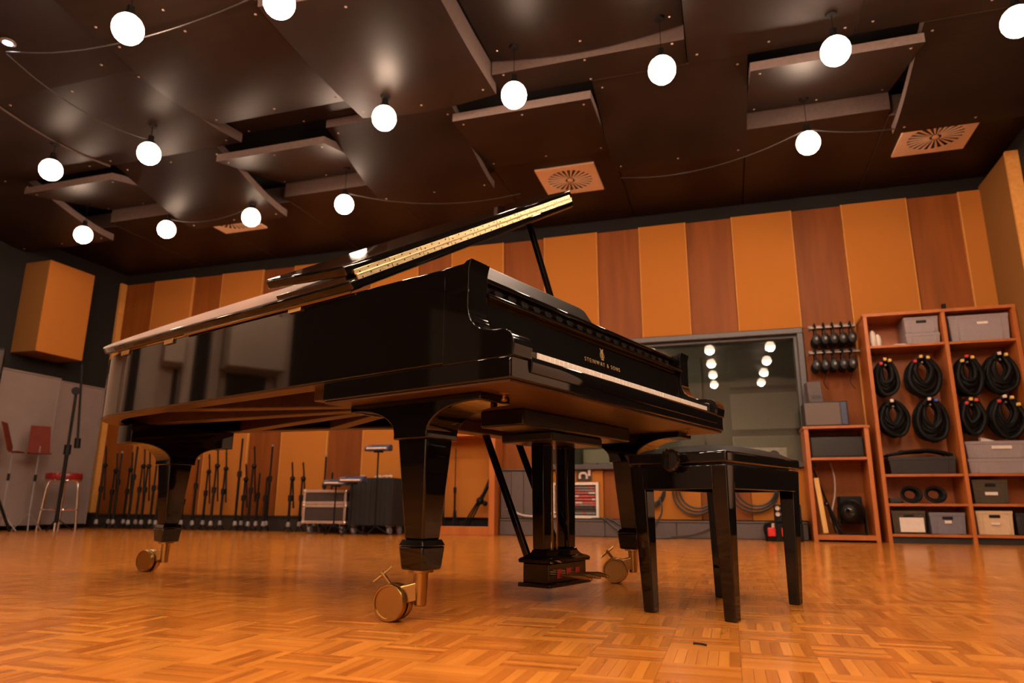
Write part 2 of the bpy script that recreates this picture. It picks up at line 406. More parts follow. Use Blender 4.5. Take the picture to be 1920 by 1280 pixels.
# control room beyond the glass
cr_ = struct(MB().box(-4.2, 2.6, 11.0, 11.1, 0, 3.2).build('wall_control_room', 'control_grey'))
for (a, b, z0_, z1_, m) in ((-4.0, -2.35, .3, 2.9, 'control_pale'), (-2.2, -1.0, .3, 1.2, 'control_cream'), (-.9, -.3, .3, 2.6, 'control_grey'), (.1, 1.3, .2, 1.35, 'control_pale'), (.1, 1.3, 1.45, 2.0, 'control_pale'), (.1, 1.3, 2.1, 2.7, 'control_grey')):
    MB().box(a, b, 10.93, 10.998, z0_, z1_).build('absorber_panel', m, cr_, bevel=.01)
struct(MB().box(-4.3, -4.2, 8.0, 11.1, 0, 3.2).build('wall_control_left', 'control_grey'))
struct(MB().box(2.6, 2.7, 8.0, 11.1, 0, 3.2).build('wall_control_right', 'control_grey'))
struct(MB().box(-4.3, 2.7, 8.0, 11.1, 3.2, 3.3).build('ceiling_control_room', 'control_dark'))
struct(MB().box(-4.3, 2.7, 8.0, 11.1, -.12, 0).build('floor_control_room', 'control_dark'))
cl = empty('added_ceiling_lamp', (-.9, 9.3, 3.1))  # lamp added out of sight to light the control room
MB().box(-.6, .6, -.12, .12, .02, .1).build('housing', 'grey_trim', cl); MB().box(-.57, .57, -.1, .1, .005, .02).build('diffuser', 'added_lamp_glow', cl)
tag(cl, 'added unseen long ceiling lamp lighting the control room behind the glass', 'lamp')
tm = empty('tape_machine', (.32, 8.55, 0))
MB().box(-.38, .38, -.25, .25, 0, .80).build('body', 'control_dark', tm, bevel=.01)
MB().box(-.34, .34, -.02, .02, .81, .99).build('panel', 'pale_plastic', tm, bevel=.006)
for k in (-1, 1): MB().lathe([(.0, -.045), (.055, -.045), (.06, -.03), (.06, -.021)], (.15*k+.05, 0, .90), (0, 1, 0)).lathe([(.018, -.06), (.018, -.045)], (.15*k+.05, 0, .9), (0, 1, 0)).build('reel', 'control_dark', tm, smooth=True)
tag(tm, 'pale recorder panel with two dark round dials inside the window', 'recorder')
dk = empty('desk', (-1.2, 8.6, 0))
MB().box(-.7, .7, -.3, .3, .74, .80).build('top', 'control_dark', dk, bevel=.01)
for sx in (-.66, .66): MB().box(sx-.03, sx+.03, -.28, .28, 0, .74).build('leg', 'control_dark', dk)
tag(dk, 'dark desk behind the window pane', 'desk')
for k, (x, wd, h, m) in enumerate(((-1.55, .3, .16, 'control_pale'), (-1.1, .22, .12, 'control_grey'))):
    e = empty('desk_monitor', (x, 8.6, .80)); MB().box(-wd/2, wd/2, -.02, .02, .04, .04+h).build('screen', m, e, bevel=.004); MB().box(-.06, .06, -.06, .06, 0, .01).box(-.012, .012, -.01, .01, .01, .05).build('stand', 'control_dark', e)
    tag(e, ('wider pale' if k == 0 else 'smaller grey')+' monitor on the dark desk behind the window', 'monitor')

# ---- ceiling: black slab with stepped and bowed boards hung below it
ceiling = struct(MB().box(XL-.2, XR+.2, YF-.2, YB+.2, 4.0, 4.1).build('ceiling', 'black_wall'))
PANELS = []
def cpanel(x0, x1, y0, y1, zf, th=.075, edge=True, g=.006):
    x0 += g; x1 -= g; y0 += g; y1 -= g
    PANELS.append((x0, x1, y0, y1, zf))
    nx, ny = 8, 12; mb = MB(); vs = []
    for lev in (0, 1):
        for j in range(ny+1):
            for i in range(nx+1):
                x = x0+(x1-x0)*i/nx; y = y0+(y1-y0)*j/ny
                vs.append((x, y, min(zf((x-x0)/(x1-x0), (y-y0)/(y1-y0))+lev*th, 3.995)))
    k = (nx+1)*(ny+1); fs = []; q = lambda i, j, l: l*k+j*(nx+1)+i
    for j in range(ny):
        for i in range(nx):
            fs += [(q(i, j, 0), q(i, j+1, 0), q(i+1, j+1, 0), q(i+1, j, 0)), (q(i, j, 1), q(i+1, j, 1), q(i+1, j+1, 1), q(i, j+1, 1))]
    body = len(fs)
    for i in range(nx):
        fs += [(q(i, 0, 0), q(i+1, 0, 0), q(i+1, 0, 1), q(i, 0, 1)), (q(i, ny, 0), q(i, ny, 1), q(i+1, ny, 1), q(i+1, ny, 0))]
    for j in range(ny):
        fs += [(q(0, j, 0), q(0, j, 1), q(0, j+1, 1), q(0, j+1, 0)), (q(nx, j, 0), q(nx, j+1, 0), q(nx, j+1, 1), q(nx, j, 1))]
    mb.add(vs, fs)
    o = mb.build('ceiling_panel', 'ceiling_panel_board', ceiling, smooth=True)
    o.data.materials.append(MATS['ceiling_edge'])
    for i, p in enumerate(o.data.polygons):
        if i >= body: p.material_index = 1; p.use_smooth = False
    return o
flat = lambda z: (lambda s, t: z)
CE = [-8.6, -7.14, -5.92, -4.62, -3.40, -2.12, -.88, .36, 1.57, 2.8]
for i in range(9):
    a, b = CE[i], CE[i+1]
    if i % 2 == 1:      # straight boards with a low front edge, rising towards the wall
        if i == 5: cpanel(a, b, 5.0, 6.0, lambda s, t: 3.60+.05*t)
        else: cpanel(a, b, 5.0, 6.08, lambda s, t: 3.60+.27*t)
    else:               # bowed boards dipping towards the wall
        cpanel(a, b, 5.0, 6.2, lambda s, t: 3.76-.24*math.sin(t*PI/2)**1.3, .08)
    cpanel(a, b, 6.1 if i % 2 else 6.22, 7.8, flat(ZC+.02), .2)
# row in front of it
cpanel(-8.6, -5.92, 3.72, 4.98, lambda s, t: 3.72-.05*math.sin(t*PI), .1)
cpanel(-5.92, -4.30, 3.72, 4.98, lambda s, t: 3.74-.06*math.sin(t*PI), .1)
cpanel(-4.30, -2.90, 3.35, 4.62, lambda s, t: 3.72-.08*math.sin(t*PI), .1)
cpanel(-4.30, -2.90, 4.63, 4.98, flat(3.83), .1)
cpanel(-2.90, -1.64, 3.35, 4.82, lambda s, t: 3.66-.05*math.sin(s*PI)-.03*math.sin(t*PI), .22)
cpanel(-2.90, -1.64, 4.83, 4.98, flat(3.78), .1)
cpanel(-1.64, -.10, 3.0, 4.66, lambda s, t: 3.86-.07*math.sin(s*PI), .1)
cpanel(-1.64, -.10, 4.66, 4.98, flat(3.74), .22)
cpanel(-.10, 1.10, 3.35, 4.98, lambda s, t: 3.73-.05*math.sin(t*PI), .1)
cpanel(1.10, 2.80, 3.35, 4.98, lambda s, t: 3.74-.04*math.sin(t*PI), .1)
cpanel(-8.6, -4.30, 2.45, 3.72, lambda s, t: 3.70+.10*math.sin(t*PI), .1)
cpanel(-4.30, -2.90, 2.1, 3.35, lambda s, t: 3.70+.06*math.sin(t*PI), .1)
cpanel(-2.90, -1.64, 2.1, 3.35, lambda s, t: 3.74-.05*math.sin(t*PI), .1)
cpanel(-1.64, -.10, 2.1, 3.0, flat(3.72), .1)
cpanel(-.10, 2.80, 2.1, 3.35, lambda s, t: 3.70-.05*math.sin(t*PI), .1)
cpanel(-8.6, -4.30, 1.2, 2.45, flat(3.76), .1)
for i in range(5):
    for j in range(5):
        y1_ = 2.1-1.22*j if not (i < 1 and j == 0) else 1.2
        xa = [-8.6, -4.3, -2.1, .36, 1.6, 2.8]
        if i == 0 and j == 0: continue
        cpanel(xa[i], xa[i+1], 2.1-1.22*(j+1), y1_, (lambda s, t, z=3.70+.07*((i+j) % 2): z-.05*math.sin(t*PI)), .1)
sm_ = None
for (a, b, c, d, f) in [p for p in PANELS if p[2] > 2.0 and p[3] < 6.3]:
    for (s_, t_) in ((.06, .08), (.94, .08), (.06, .92), (.94, .92), (.5, .92), (.5, .08)):
        loc = (a+(b-a)*s_, c+(d-c)*t_, f(s_, t_)-.003)
        if sm_ is None: sm_ = MB().lathe([(.010, .004), (.010, .001), (.006, -.002), (.001, -.003)], (0, 0, 0), n=8).build('screw_head', 'alu', ceiling, smooth=True); sc_ = sm_
        else: sc_ = sm_.copy(); COL.objects.link(sc_)
        sc_.location = loc
def ceil_z(x, y):
    z = 4.0
    for (a, b, c, d, f) in PANELS:
        if a <= x <= b and c <= y <= d: z = min(z, f((x-a)/(b-a), (y-c)/(d-c)))
    return z if z < 4 else 3.75

# ================================================================== GRAND PIANO
PO = (-.5115, 1.6465, 0); PYAW = R(71.114)
piano = tag(empty('grand_piano', PO, PYAW), 'black lacquered concert grand piano with propped lid and brass casters', 'piano')
PW = 1.57
tail = smooth_curve([(0, 2.10), (.015, 2.28), (.085, 2.47), (.23, 2.61), (.42, 2.66), (.60, 2.61), (.73, 2.48), (.815, 2.30), (.885, 2.08), (.98, 1.83), (1.11, 1.57), (1.27, 1.33), (1.43, 1.12), (1.535, .93), (1.57, .74)], 6)
outer = [(0, .15), (0, .6), (0, 1.1), (0, 1.6)] + tail + [(1.57, .45), (1.57, .15)]
def offset(pl, d):
    out = []
    for i, p in enumerate(pl):
        a = Vector(pl[max(0, i-1)]); b = Vector(pl[min(len(pl)-1, i+1)]); t = (b-a).normalized()
        out.append((p[0]+t.y*d, p[1]-t.x*d))
    return out
inner = offset(outer, .085)
ident = lambda p, q, h: (p, q, h)
RB, RT = .705, .984
ring = outer + inner[::-1]
mb = MB(); n = len(outer)
vs = [(p[0], p[1], z) for z in (RB, RT) for p in outer] + [(p[0], p[1], z) for z in (RB, RT) for p in inner]
fs = []
for i in range(n-1):
    fs += [(i, i+1, n+i+1, n+i), (2*n+i, 3*n+i, 3*n+i+1, 2*n+i+1), (n+i, n+i+1, 3*n+i+1, 3*n+i), ]
fs += [(0, n, 3*n, 2*n), (n-1, 3*n-1, 4*n-1, 2*n-1)]
fs += [(i, 2*n+i, 2*n+i+1, i+1) for i in range(n-1)]
mb.add(vs, fs); mb.build('rim', 'lacquer', piano, bevel=.004, smooth=True)
# bare wood under the rim
ro, ri = offset(outer, .006), offset(outer, .083)
mb = MB(); vs = [(p[0], p[1], z) for z in (RB-.004, RB) for p in ro] + [(p[0], p[1], z) for z in (RB-.004, RB) for p in ri]
fs = []
for i in range(n-1): fs += [(i, i+1, n+i+1, n+i), (2*n+i, 3*n+i, 3*n+i+1, 2*n+i+1), (i, 2*n+i, 2*n+i+1, i+1), (n+i, n+i+1, 3*n+i+1, 3*n+i)]
mb.add(vs, fs).build('rim_underside', 'case_wood', piano)
MB().prism(inner[1:-1], ident, .815, .83).build('soundboard', 'case_wood', piano)
MB().prism([p for p in offset(outer, .10) if p[1] > .35], ident, .90, .91).build('iron_plate', 'gold_leaf', piano)
for (a, b) in (((.57, 1.02), (.27, 2.52)), ((.57, 1.05), (.74, 2.30)), ((.60, .98), (.93, 1.80)), ((.62, .95), (1.20, 1.36)), ((.50, 1.00), (.06, 1.85))):
    MB().bar((*a, .752), (*b, .752), .07, .10).build('brace', 'case_wood', piano, bevel=.004)
MB().box(.085, 1.485, .76, .90, .665, .815).build('belly_rail', 'case_wood', piano, bevel=.004)
# keybed
MB().box(0, PW, .004, .748, .642, .704).build('keybed', 'lacquer', piano, bevel=.005)
MB().box(.006, PW-.006, .012, .742, .634, .642).build('keybed_underside', 'case_wood', piano, bevel=.002)
MB().box(.42, 1.18, .26, .44, .578, .634).build('lyre_plate', 'satin_black', piano, bevel=.006)
MB().box(.62, .98, .28, .50, .545, .578).build('lyre_block', 'satin_black', piano, bevel=.006)
MB().box(.30, 1.27, .62, .70, .59, .634).build('cross_rail', 'case_wood', piano, bevel=.004)
for u_, v_ in ((.139, .129), (1.335, .07)):
    MB().lathe([(.016, 0), (.016, -.003), (.006, -.005), (.006, -.016), (.009, -.018), (.009, -.024), (.004, -.026)], (u_, v_, .634), (0, 0, 1)).build('lock_knob', 'brass', piano, smooth=True)
# arms with their S-shaped cheek
prof = smooth_curve([(.142, .996), (.150, .965), (.150, .93), (.152, .885), (.150, .85), (.143, .823), (.126, .801), (.100, .786), (.068, .779), (.032, .776), (.010, .768), (-.002, .752), (-.007, .732), (-.003, .712), (-.002, .70)], 4)
armp = prof + [(.24, .70), (.24, .984), (.17, .985), (.158, .993)]
for u0, u1 in ((0, .085), (1.485, 1.57)):
    MB().prism(armp, lambda p, q, h: (h, p, q), u0-.0005 if u0 == 0 else u0, u1 if u0 == 0 else u1+.0005).build('arm', 'lacquer', piano, bevel=.006, smooth=True)
for u0, u1 in ((.085, .142), (1.452, 1.485)):
    MB().prism(smooth_curve([(.018, .70), (.016, .74), (.024, .754), (.05, .757), (.10, .758)], 3)+[(.15, .758), (.15, .70)], lambda p, q, h: (h, p, q), u0+.001, u1-.001).build('key_block', 'lacquer', piano, bevel=.003)
MB().prism(smooth_curve([(.0, .668), (-.004, .688), (-.003, .706), (.003, .7125), (.012, .714)], 3)+[(.024, .714), (.024, .668)], lambda p, q, h: (h, p, q), .0862, 1.4838).build('keyslip', 'lacquer', piano, bevel=.002, smooth=True)
# keys
kw = (1.45-.145)/52
kmesh = MB().box(.0004, kw-.0004, .027, .17, .704, .7385).build('white_key', 'key_white', piano, bevel=.0012)
kmesh.location.x = .145
for k in range(1, 52):
    o = kmesh.copy(); COL.objects.link(o); o.location.x = .145+k*kw
bk = None
for k in range(51):
    if k % 7 in (1, 4): continue
    if bk is None:
        bk = MB().hexa([(-.006, .075, .737), (.006, .075, .737), (.006, .16, .737), (-.006, .16, .737)], [(-.0045, .08, .749), (.0045, .08, .749), (.0045, .16, .749), (-.0045, .16, .749)]).build('black_key', 'key_black', piano, bevel=.001)
        o = bk
    else: o = bk.copy(); COL.objects.link(o)
    o.location.x = .145+(k+1)*kw
# fallboard, shelf with fretwork, music desk
MB().hexa([(.086, .150, .742), (1.484, .150, .742), (1.484, .175, .742), (.086, .175, .742)], [(.086, .166, .905), (1.484, .166, .905), (1.484, .185, .905), (.086, .185, .905)]).build('fallboard', 'lacquer', piano, bevel=.002)
MB().prism(smooth_curve([(.205, .902), (.15, .902), (.143, .908), (.150, .917), (.20, .919)], 3), lambda p, q, h: (h, p, q), .0862, 1.4838).build('fallboard_rail', 'lacquer', piano, smooth=True)
MB().box(.086, 1.484, .205, .215, .919, .962).build('desk_backing', 'satin_black', piano)
nb = 20
for k in range(nb):
    a = .10+k*(1.37/nb)
    MB().prism([(a, .922), (a+.030, .922), (a+.038, .930), (a+.030, .938), (a+.040, .944), (a+.030, .952), (a, .952), (a-.006, .944), (a+.004, .937), (a-.006, .930)], lambda p, q, h: (p, h, q), .186, .2045).build('fret_piece', 'satin_black', piano)
MB().box(.086, 1.484, .18, .42, .962, .978).build('desk_shelf', 'lacquer', piano, bevel=.004)
half = smooth_curve([(.44, .0), (.435, .03), (.425, .07), (.405, .10), (.365, .115), (.335, .135), (.305, .158), (.26, .165)], 3)
desk = [(.79+a, b) for a, b in half] + [(.365, .165), (.345, .158), (.335, .14), (.33, 0)]
MB().prism(desk, lambda p, q, h: (p, .385+q*.18+h, .979+q*1.03), 0, .018).build('music_desk', 'satin_black', piano, bevel=.003)
# gilt lettering and lyre emblem on the fallboard
cu = bpy.data.curves.new('maker_lettering', 'FONT'); cu.body = 'STEINWAY & SONS'; cu.size = .021; cu.align_x = 'CENTER'; cu.extrude = .0003; cu.space_character = 1.45
to = bpy.data.objects.new('tmp', cu); COL.objects.link(to)
me = bpy.data.meshes.new_from_object(to.evaluated_get(bpy.context.evaluated_depsgraph_get())); bpy.data.objects.remove(to)
me.materials.clear(); me.materials.append(MATS['gold_leaf'])
lo = bpy.data.objects.new('lettering', me); COL.objects.link(lo); lo.parent = piano
wid = max(v.co.x for v in me.vertices)-min(v.co.x for v in me.vertices)
lo.scale = (.262/wid, 1, 1); lo.rotation_euler = (R(90-5.6), 0, 0); lo.location = (.776, .1567, .817)
em = MB()
def fb(u, z): return (u, .150+(z-.742)*.0982-.0012, z)
for sgn in (-1, 1):
    em.tube([fb(.776+sgn*x, .862+z) for x, z in smooth_curve([(.002, -.018), (.010, -.014), (.013, -.004), (.008, .006), (.006, .014), (.011, .021)], 4)], .0012, 5)
em.tube([fb(.776-.009, .878), fb(.776+.009, .878)], .001, 5)
for x in (-.003, 0, .003): em.tube([fb(.776+x, .848), fb(.776+x, .878)], .0006, 4)
em.tube([fb(.776-.008, .841), fb(.776+.008, .841)], .0014, 5)
em.build('lyre_emblem', 'gold_leaf', piano)
# lid
AL = R(30.2); HZ = .989
def LID(u, v, n): return (u*math.cos(AL)-n*math.sin(AL), v, HZ+u*math.sin(AL)+n*math.cos(AL))
lo_ = offset(outer, -.012)
lid_out = [(-.012, .616)] + [p for p in lo_ if p[1] > .616 and p[0] < 1.58] + [(1.582, .616)]
lid = MB().prism(lid_out, lambda p, q, h: LID(p, q, h), 0, .036).build('lid', 'lacquer', piano, bevel=.010, seg=3, smooth=True)
lid.data.materials.append(MATS['lacquer_dusty']); lid.data.polygons[len(lid.data.polygons)-1].material_index = 1     # fine dust on the upper face
flap = MB().prism([(-.012, .622), (1.60, .622), (1.60, 1.02), (-.012, 1.02)], lambda p, q, h: LID(p, q, h+(q-.622)*.075), .050, .084).build('front_flap', 'lacquer', piano, bevel=.008, seg=3, smooth=True)
MB().prism([(-.004, .640), (1.57, .640), (1.57, 1.00), (-.004, 1.00)], lambda p, q, h: LID(p, q, h), .037, .0505).build('flap_lining', 'satin_black', piano)
# long brass hinge at the fold, in leaves with screws
for k in range(9):
    a, b = .02+k*.172, .02+(k+1)*.172-.003
    for n0, n1, vv in ((.029, .0435, .6135), (.0475, .064, .6185)):
        lf = MB().prism([(a, n0), (b, n0), (b, n1), (a, n1)], lambda p, q, h: LID(p, h, q), vv-.003, vv+.003).build('hinge_leaf', 'brass_bright', piano, bevel=.001)
        sc = MB()
        for j in range(4):
            uu = a+(b-a)*(j+.5)/4; sc.cyl(LID(uu, vv-.004, (n0+n1)/2+(.003 if j % 2 else -.003)), LID(uu, vv-.002, (n0+n1)/2+(.003 if j % 2 else -.003)), .0028, n=8)
        sc.build('hinge_screws', 'satin_black', lf)
MB().tube([LID(u, .613, .0455) for u in (.02, .5, 1.0, 1.568)], .004, 8).build('hinge_pin', 'brass_bright', piano, smooth=True)
MB().tube([(-.010, v, .983) for v in (.63, 1.2, 1.62)], .0045, 8).build('spine_hinge', 'brass', piano, smooth=True)
for v_ in (2.12, 1.75, .92):
    MB().box(-.008, .0, v_-.035, v_+.035, .965, .985).build('lid_hinge', 'brass', piano, bevel=.001)
# prop stick
p0, p1 = Vector((1.44, .68, .95)), Vector(LID(1.29, .72, 0))
MB().bar(p0, p1, .028, .022, (0, 1, 0)).build('prop_stick', 'lacquer', piano, bevel=.004)
# legs
wdir = Vector((-.589, .808, 0)); wax = Vector((-.97, -.25, 0)).normalized()
def leg(uc, vc, along_v, key=True, ztop=.634):
    z0 = .141
    P = (lambda s, t, z: (uc+t, vc+s, z)) if along_v else (lambda s, t, z: (uc+s, vc+t, z))
    arc = lambda sg: [(sg*(.068+.17*(1-math.cos(a))), .532+.078*math.sin(a)) for a in [PI/2*i/8 for i in range(9)]]
    pts = [(.068, .515)] + arc(1)[0:] + [(.268, .610), (.268, ztop), (-.268, ztop), (-.268, .610)] + arc(-1)[::-1] + [(-.068, .515)]
    L = MB()
    def sqz(a, b, za, zb): return MB().hexa([P(-a, -a, za), P(a, -a, za), P(a, a, za), P(-a, a, za)], [P(-b, -b, zb), P(b, -b, zb), P(b, b, zb), P(-b, b, zb)])
    lg = sqz(.037, .059, .225, .52).build('leg', 'lacquer', piano, bevel=.006)
    MB().prism(pts, lambda s, z, h: P(s, h, z), -.07, .07).build('leg_bracket', 'lacquer', lg, bevel=.004)
    mbb = MB()
    mbb.hexa([P(-.042, -.042, z0), P(.042, -.042, z0), P(.042, .042, z0), P(-.042, .042, z0)], [P(-.049, -.049, .208), P(.049, -.049, .208), P(.049, .049, .208), P(-.049, .049, .208)])
    mbb.build('leg_foot', 'lacquer', lg, bevel=.006)
    sqz(.049, .041, .209, .226).build('leg_collar', 'lacquer', lg, bevel=.002)
    c = Vector((uc, vc, 0))
    cs = MB(); cs.lathe([(.036, .141), (.036, .134), (.0215, .132), (.018, .045), (.015, .042)], c, (0, 0, 1), 24)
    ca = cs.build('caster', 'brass', piano, smooth=True)
    wc = c+wdir*.078+Vector((0, 0, .052))
    MB().bar(c+Vector((0, 0, .085)), wc+Vector((0, 0, .012)), .03, .05).build('caster_fork', 'brass', ca, bevel=.004)
    for sg in (-1, 1):
        MB().lathe([(.0, .026), (.042, .026), (.0435, .030), (.049, .030), (.0515, .027), (.052, .012), (.048, .006), (.02, .005)], wc, wax*sg, 40).build('wheel', 'brass', ca, smooth=True)
    MB().cyl(wc-wax*.007, wc+wax*.007, .03, n=20).build('wheel_hub', 'satin_black', ca)
    if key:
        k0 = wc+wdir*.012+Vector((0, 0, .05)); k1 = wc+wdir*.038+Vector((0, 0, .082)); 
        up = (k1-k0).normalized(); cr = wdir*.72+Vector((0, 0, -.60)); cr = (cr-up*cr.dot(up)).normalized()
        MB().cyl(k0-up*.01, k1, .0058, n=12).tube([k1-up*.008-cr*.034, k1-up*.008+cr*.034], .0040, 8).build('brake_key', 'brass', ca, smooth=True)
leg(.150, .435, True); leg(1.460, .405, True); leg(.46, 2.46, False, key=False, ztop=.70)
# pedal lyre
ly = MB().box(.68, .93, .335, .445, .062, .128).build('pedal_box', 'lacquer', piano, bevel=.003)
MB().box(.665, .945, .322, .458, .05, .064).build('pedal_box_base', 'lacquer', ly, bevel=.003)
cap = [(.0, .128), (.010, .130), (.012, .140), (.006, .146), (-.012, .152), (-.022, .165), (-.024, .172)]
for (d0, za), (d1, zb) in zip(cap, cap[1:]):
    MB().hexa([(.68-d0, .335-d0, za), (.93+d0, .335-d0, za), (.93+d0, .445+d0, za), (.68-d0, .445+d0, za)], [(.68-d1, .335-d1, zb), (.93+d1, .335-d1, zb), (.93+d1, .445+d1, zb), (.68-d1, .445+d1, zb)]).build('pedal_box_cap', 'lacquer', ly)
for u_ in (.722, .888):
    MB().hexa([(u_-.024, .368, .172), (u_+.024, .368, .172), (u_+.024, .416, .172), (u_-.024, .416, .172)], [(u_-.028, .364, .545), (u_+.028, .364, .545), (u_+.028, .42, .545), (u_-.028, .42, .545)]).build('lyre_post', 'lacquer', piano, bevel=.004)
for u_ in (.70, .91):
    MB().bar((u_, .44, .15), (u_+.02, .655, .60), .018, .024).build('lyre_brace', 'lacquer', piano, bevel=.003)
for u_ in (.775, .805, .835): MB().cyl((u_, .40, .17), (u_, .40, .58), .0035, n=8).build('pedal_rod', 'brass', piano, smooth=True)
for u_ in (.745, .805, .865):
    pd = MB().tube([(u_, .34, .088), (u_, .29, .089), (u_, .245, .088), (u_, .205, .082)], [.0045, .005, .009, .004], 10).build('pedal', 'brass', piano, smooth=True)
    MB().box(u_-.014, u_+.014, .332, .336, .078, .108).build('pedal_felt', 'red_felt', pd)

# ================================================================== BENCH
bn = Vector((math.cos(R(65.3)), math.sin(R(65.3)), 0)); bm_ = Vector((-bn.y, bn.x, 0))
bc = Vector((-.006, 2.19, 0))+bn*.2655+bm_*.152
bench = tag(empty('piano_bench', bc, R(65.3)), 'black lacquered adjustable piano bench with padded leather seat', 'bench')
HX, HY = .298, .172
for sx in (-1, 1):
    for sy in (-1, 1):
        fx, fy = sx*.2655, sy*.152; tx, ty = sx*(HX-.004), sy*(HY-.004); a, b = .036, .056
        MB().hexa([(fx-sx*a, fy-sy*a, 0), (fx, fy-sy*a, 0), (fx, fy, 0), (fx-sx*a, fy, 0)], [(tx-sx*b, ty-sy*b, .448), (tx, ty-sy*b, .448), (tx, ty, .448), (tx-sx*b, ty, .448)]).build('leg', 'lacquer', bench, bevel=.004)
for s in (-1, 1):
    MB().box(-HX+.05, HX-.05, s*(HY-.014)-.010, s*(HY-.014)+.010, .375, .447).build('apron', 'lacquer', bench, bevel=.003)
    MB().box(s*(HX-.014)-.010, s*(HX-.014)+.010, -HY+.05, HY-.05, .375, .447).build('apron', 'lacquer', bench, bevel=.003)
MB().box(-HX, HX, -HY, HY, .452, .488).build('seat_frame', 'lacquer', bench, bevel=.007, seg=3)
MB().box(-HX+.03, HX-.03, -HY+.03, HY-.03, .440, .453).build('lift_plate', 'satin_black', bench)
cu_ = MB(); nx, ny = 16, 12; vs = []
for j in range(ny+1):
    for i in range(nx+1):
        x = -1+2*i/nx; y = -1+2*j/ny
        h = (1-abs(x)**3.2)*(1-abs(y)**3.2)
        vs.append((x*(HX-.006), y*(HY-.006), .486+.036*max(0, h)**.55))
fs = [(j*(nx+1)+i, j*(nx+1)+i+1, (j+1)*(nx+1)+i+1, (j+1)*(nx+1)+i) for j in range(ny) for i in range(nx)]
cu_.add(vs, fs).build('seat_cushion', 'leather', bench, smooth=True)
for s in (-1, 1):
    kb = MB(); prof_ = [(.010, 0), (.010, .012), (.030, .014), (.034, .020), (.034, .030), (.028, .037), (.004, .039)]
    kb.lathe(prof_, (s*HX, 0, .462), (s, 0, 0), 28)
    for k in range(14):
        t = 2*PI*k/14; kb.cyl((s*(HX+.018), .033*math.cos(t), .462+.033*math.sin(t)), (s*(HX+.032), .033*math.cos(t), .462+.033*math.sin(t)), .0042, n=6)
    kb.build('height_knob', 'lacquer', bench, smooth=True)

# ================================================================== LAMPS, CABLES, VENTS
GB = 'bulbs strung under the ceiling'
VIS = [(-3.63, 3.02), (-2.51, 3.10), (-4.81, 4.40), (-5.95, 4.38), (-7.07, 5.72), (-6.0, 5.87), (-4.84, 5.86), (-3.68, 5.86), (-2.50, 4.49), (-1.39, 4.49), (-.27, 4.50), (.90, 4.63), (.85, 5.91), (1.99, 4.65)]
BACK = [(x, y) for y in (1.65, .25, -1.15, -2.55) for x in (-2.5, -1.35, -.2, .95, 2.0)]  # unseen rows behind the camera, added and laid out to light the floor
bulb_me = {}
for mt in ('bulb_glow', 'bulb_glow_dimmed'):
    bo = MB().sphere((0, 0, 0), .098, 24, (1, 1, 1.05)).build('bulb', mt, None, smooth=True); bulb_me[mt] = bo.data; bpy.data.objects.remove(bo)
sock_me = MB().lathe([(.030, .085), (.046, .092), (.040, .115), (.026, .125), (.024, .17), (.010, .178)], (0, 0, 0)).build('socket', 'stand_black', None, smooth=True).data
bpy.data.objects.remove(bpy.data.objects['socket'])
def lamp(x, y):
    t = tag(empty('hanging_bulb', (x, y, 3.40)), 'round glowing bulb hanging below the black ceiling boards', 'lamp', GB)
    for nm, me in (('bulb', bulb_me['bulb_glow_dimmed' if (x < -4.4 and y > 2.5) else 'bulb_glow']), ('socket', sock_me)):
        o = bpy.data.objects.new(nm, me); COL.objects.link(o); o.parent = t
    zc = ceil_z(x, y)-3.40
    MB().cyl((0, 0, .17), (0, 0, zc-.012), .003, n=6).build('cord', 'cable_black', t)
    MB().lathe([(.035, zc-.016), (.04, zc-.004), (.04, zc+.001)], (0, 0, 0)).build('ceiling_rose', 'stand_black', t, smooth=True)
for q in VIS+BACK+[(-7.3, 1.5), (-7.3, .2)]: lamp(*q)  # last two: unseen bulbs added to brighten the left wall mirrored in the piano
def spot(x, y, label):
    z = ceil_z(x, y)
    t = tag(empty('spotlight', (x, y, z)), label, 'spotlight')
    MB().lathe([(.055, -.001), (.055, -.010), (.038, -.016), (.034, -.012)], (0, 0, 0)).build('trim_ring', 'stand_grey', t, smooth=True)
    MB().lathe([(.032, -.014), (.02, -.019), (.002, -.021)], (0, 0, 0)).build('lens', 'spot_glow', t, smooth=True)
spot(-5.10, 3.25, 'small cool white spotlight where two sagging cables meet')
spot(-.30, 6.40, 'small cool white spotlight above the sagging cable over the window')
spot(2.02, 6.34, 'small cool white spotlight at the edge of the vent above the shelves')
spot(-1.47, 6.05, 'small cool white spotlight in front of the vent above the piano lid')
spot(.72, 4.20, 'small cool white spotlight between the ceiling boards nearer the camera than the bulbs')
def cable(name, pts, label, r=.006, sag=None, mat='cable_grey', cat='cable'):
    o = MB().tube(smooth_curve(pts, 8), r, 6).build(name, mat, None, smooth=True); return tag(o, label, cat)
def sagline(a, b, s, k=5):
    a = Vector(a); b = Vector(b); return [tuple(a.lerp(b, i/k)-Vector((0, 0, s*4*(i/k)*(1-i/k)))) for i in range(k+1)]
cable('ceiling_cable', sagline((-5.10, 3.25, 3.70), (-2.51, 3.10, 3.53), .16), 'thin cable sagging from spotlight to bulb across the darkest ceiling board', .005)
cable('ceiling_cable', sagline((-5.12, 3.27, 3.70), (-4.81, 4.40, 3.53), .10), 'short thin cable sagging from spotlight to a bulb over the curved board', .005)
cable('ceiling_cable', sagline((-3.68, 5.86, 3.53), (-1.95, 6.55, 3.60), .12), 'thin cable sagging behind the raised piano lid', .005)
cable('ceiling_cable', sagline((-.85, 6.45, 3.58), (.85, 5.91, 3.53), .13), 'thin cable sagging above the control room window', .005)
cable('ceiling_cable', sagline((.85, 5.91, 3.53), (1.62, 6.14, 3.54), .03), 'short thin cable running from a bulb towards the shelves', .005)
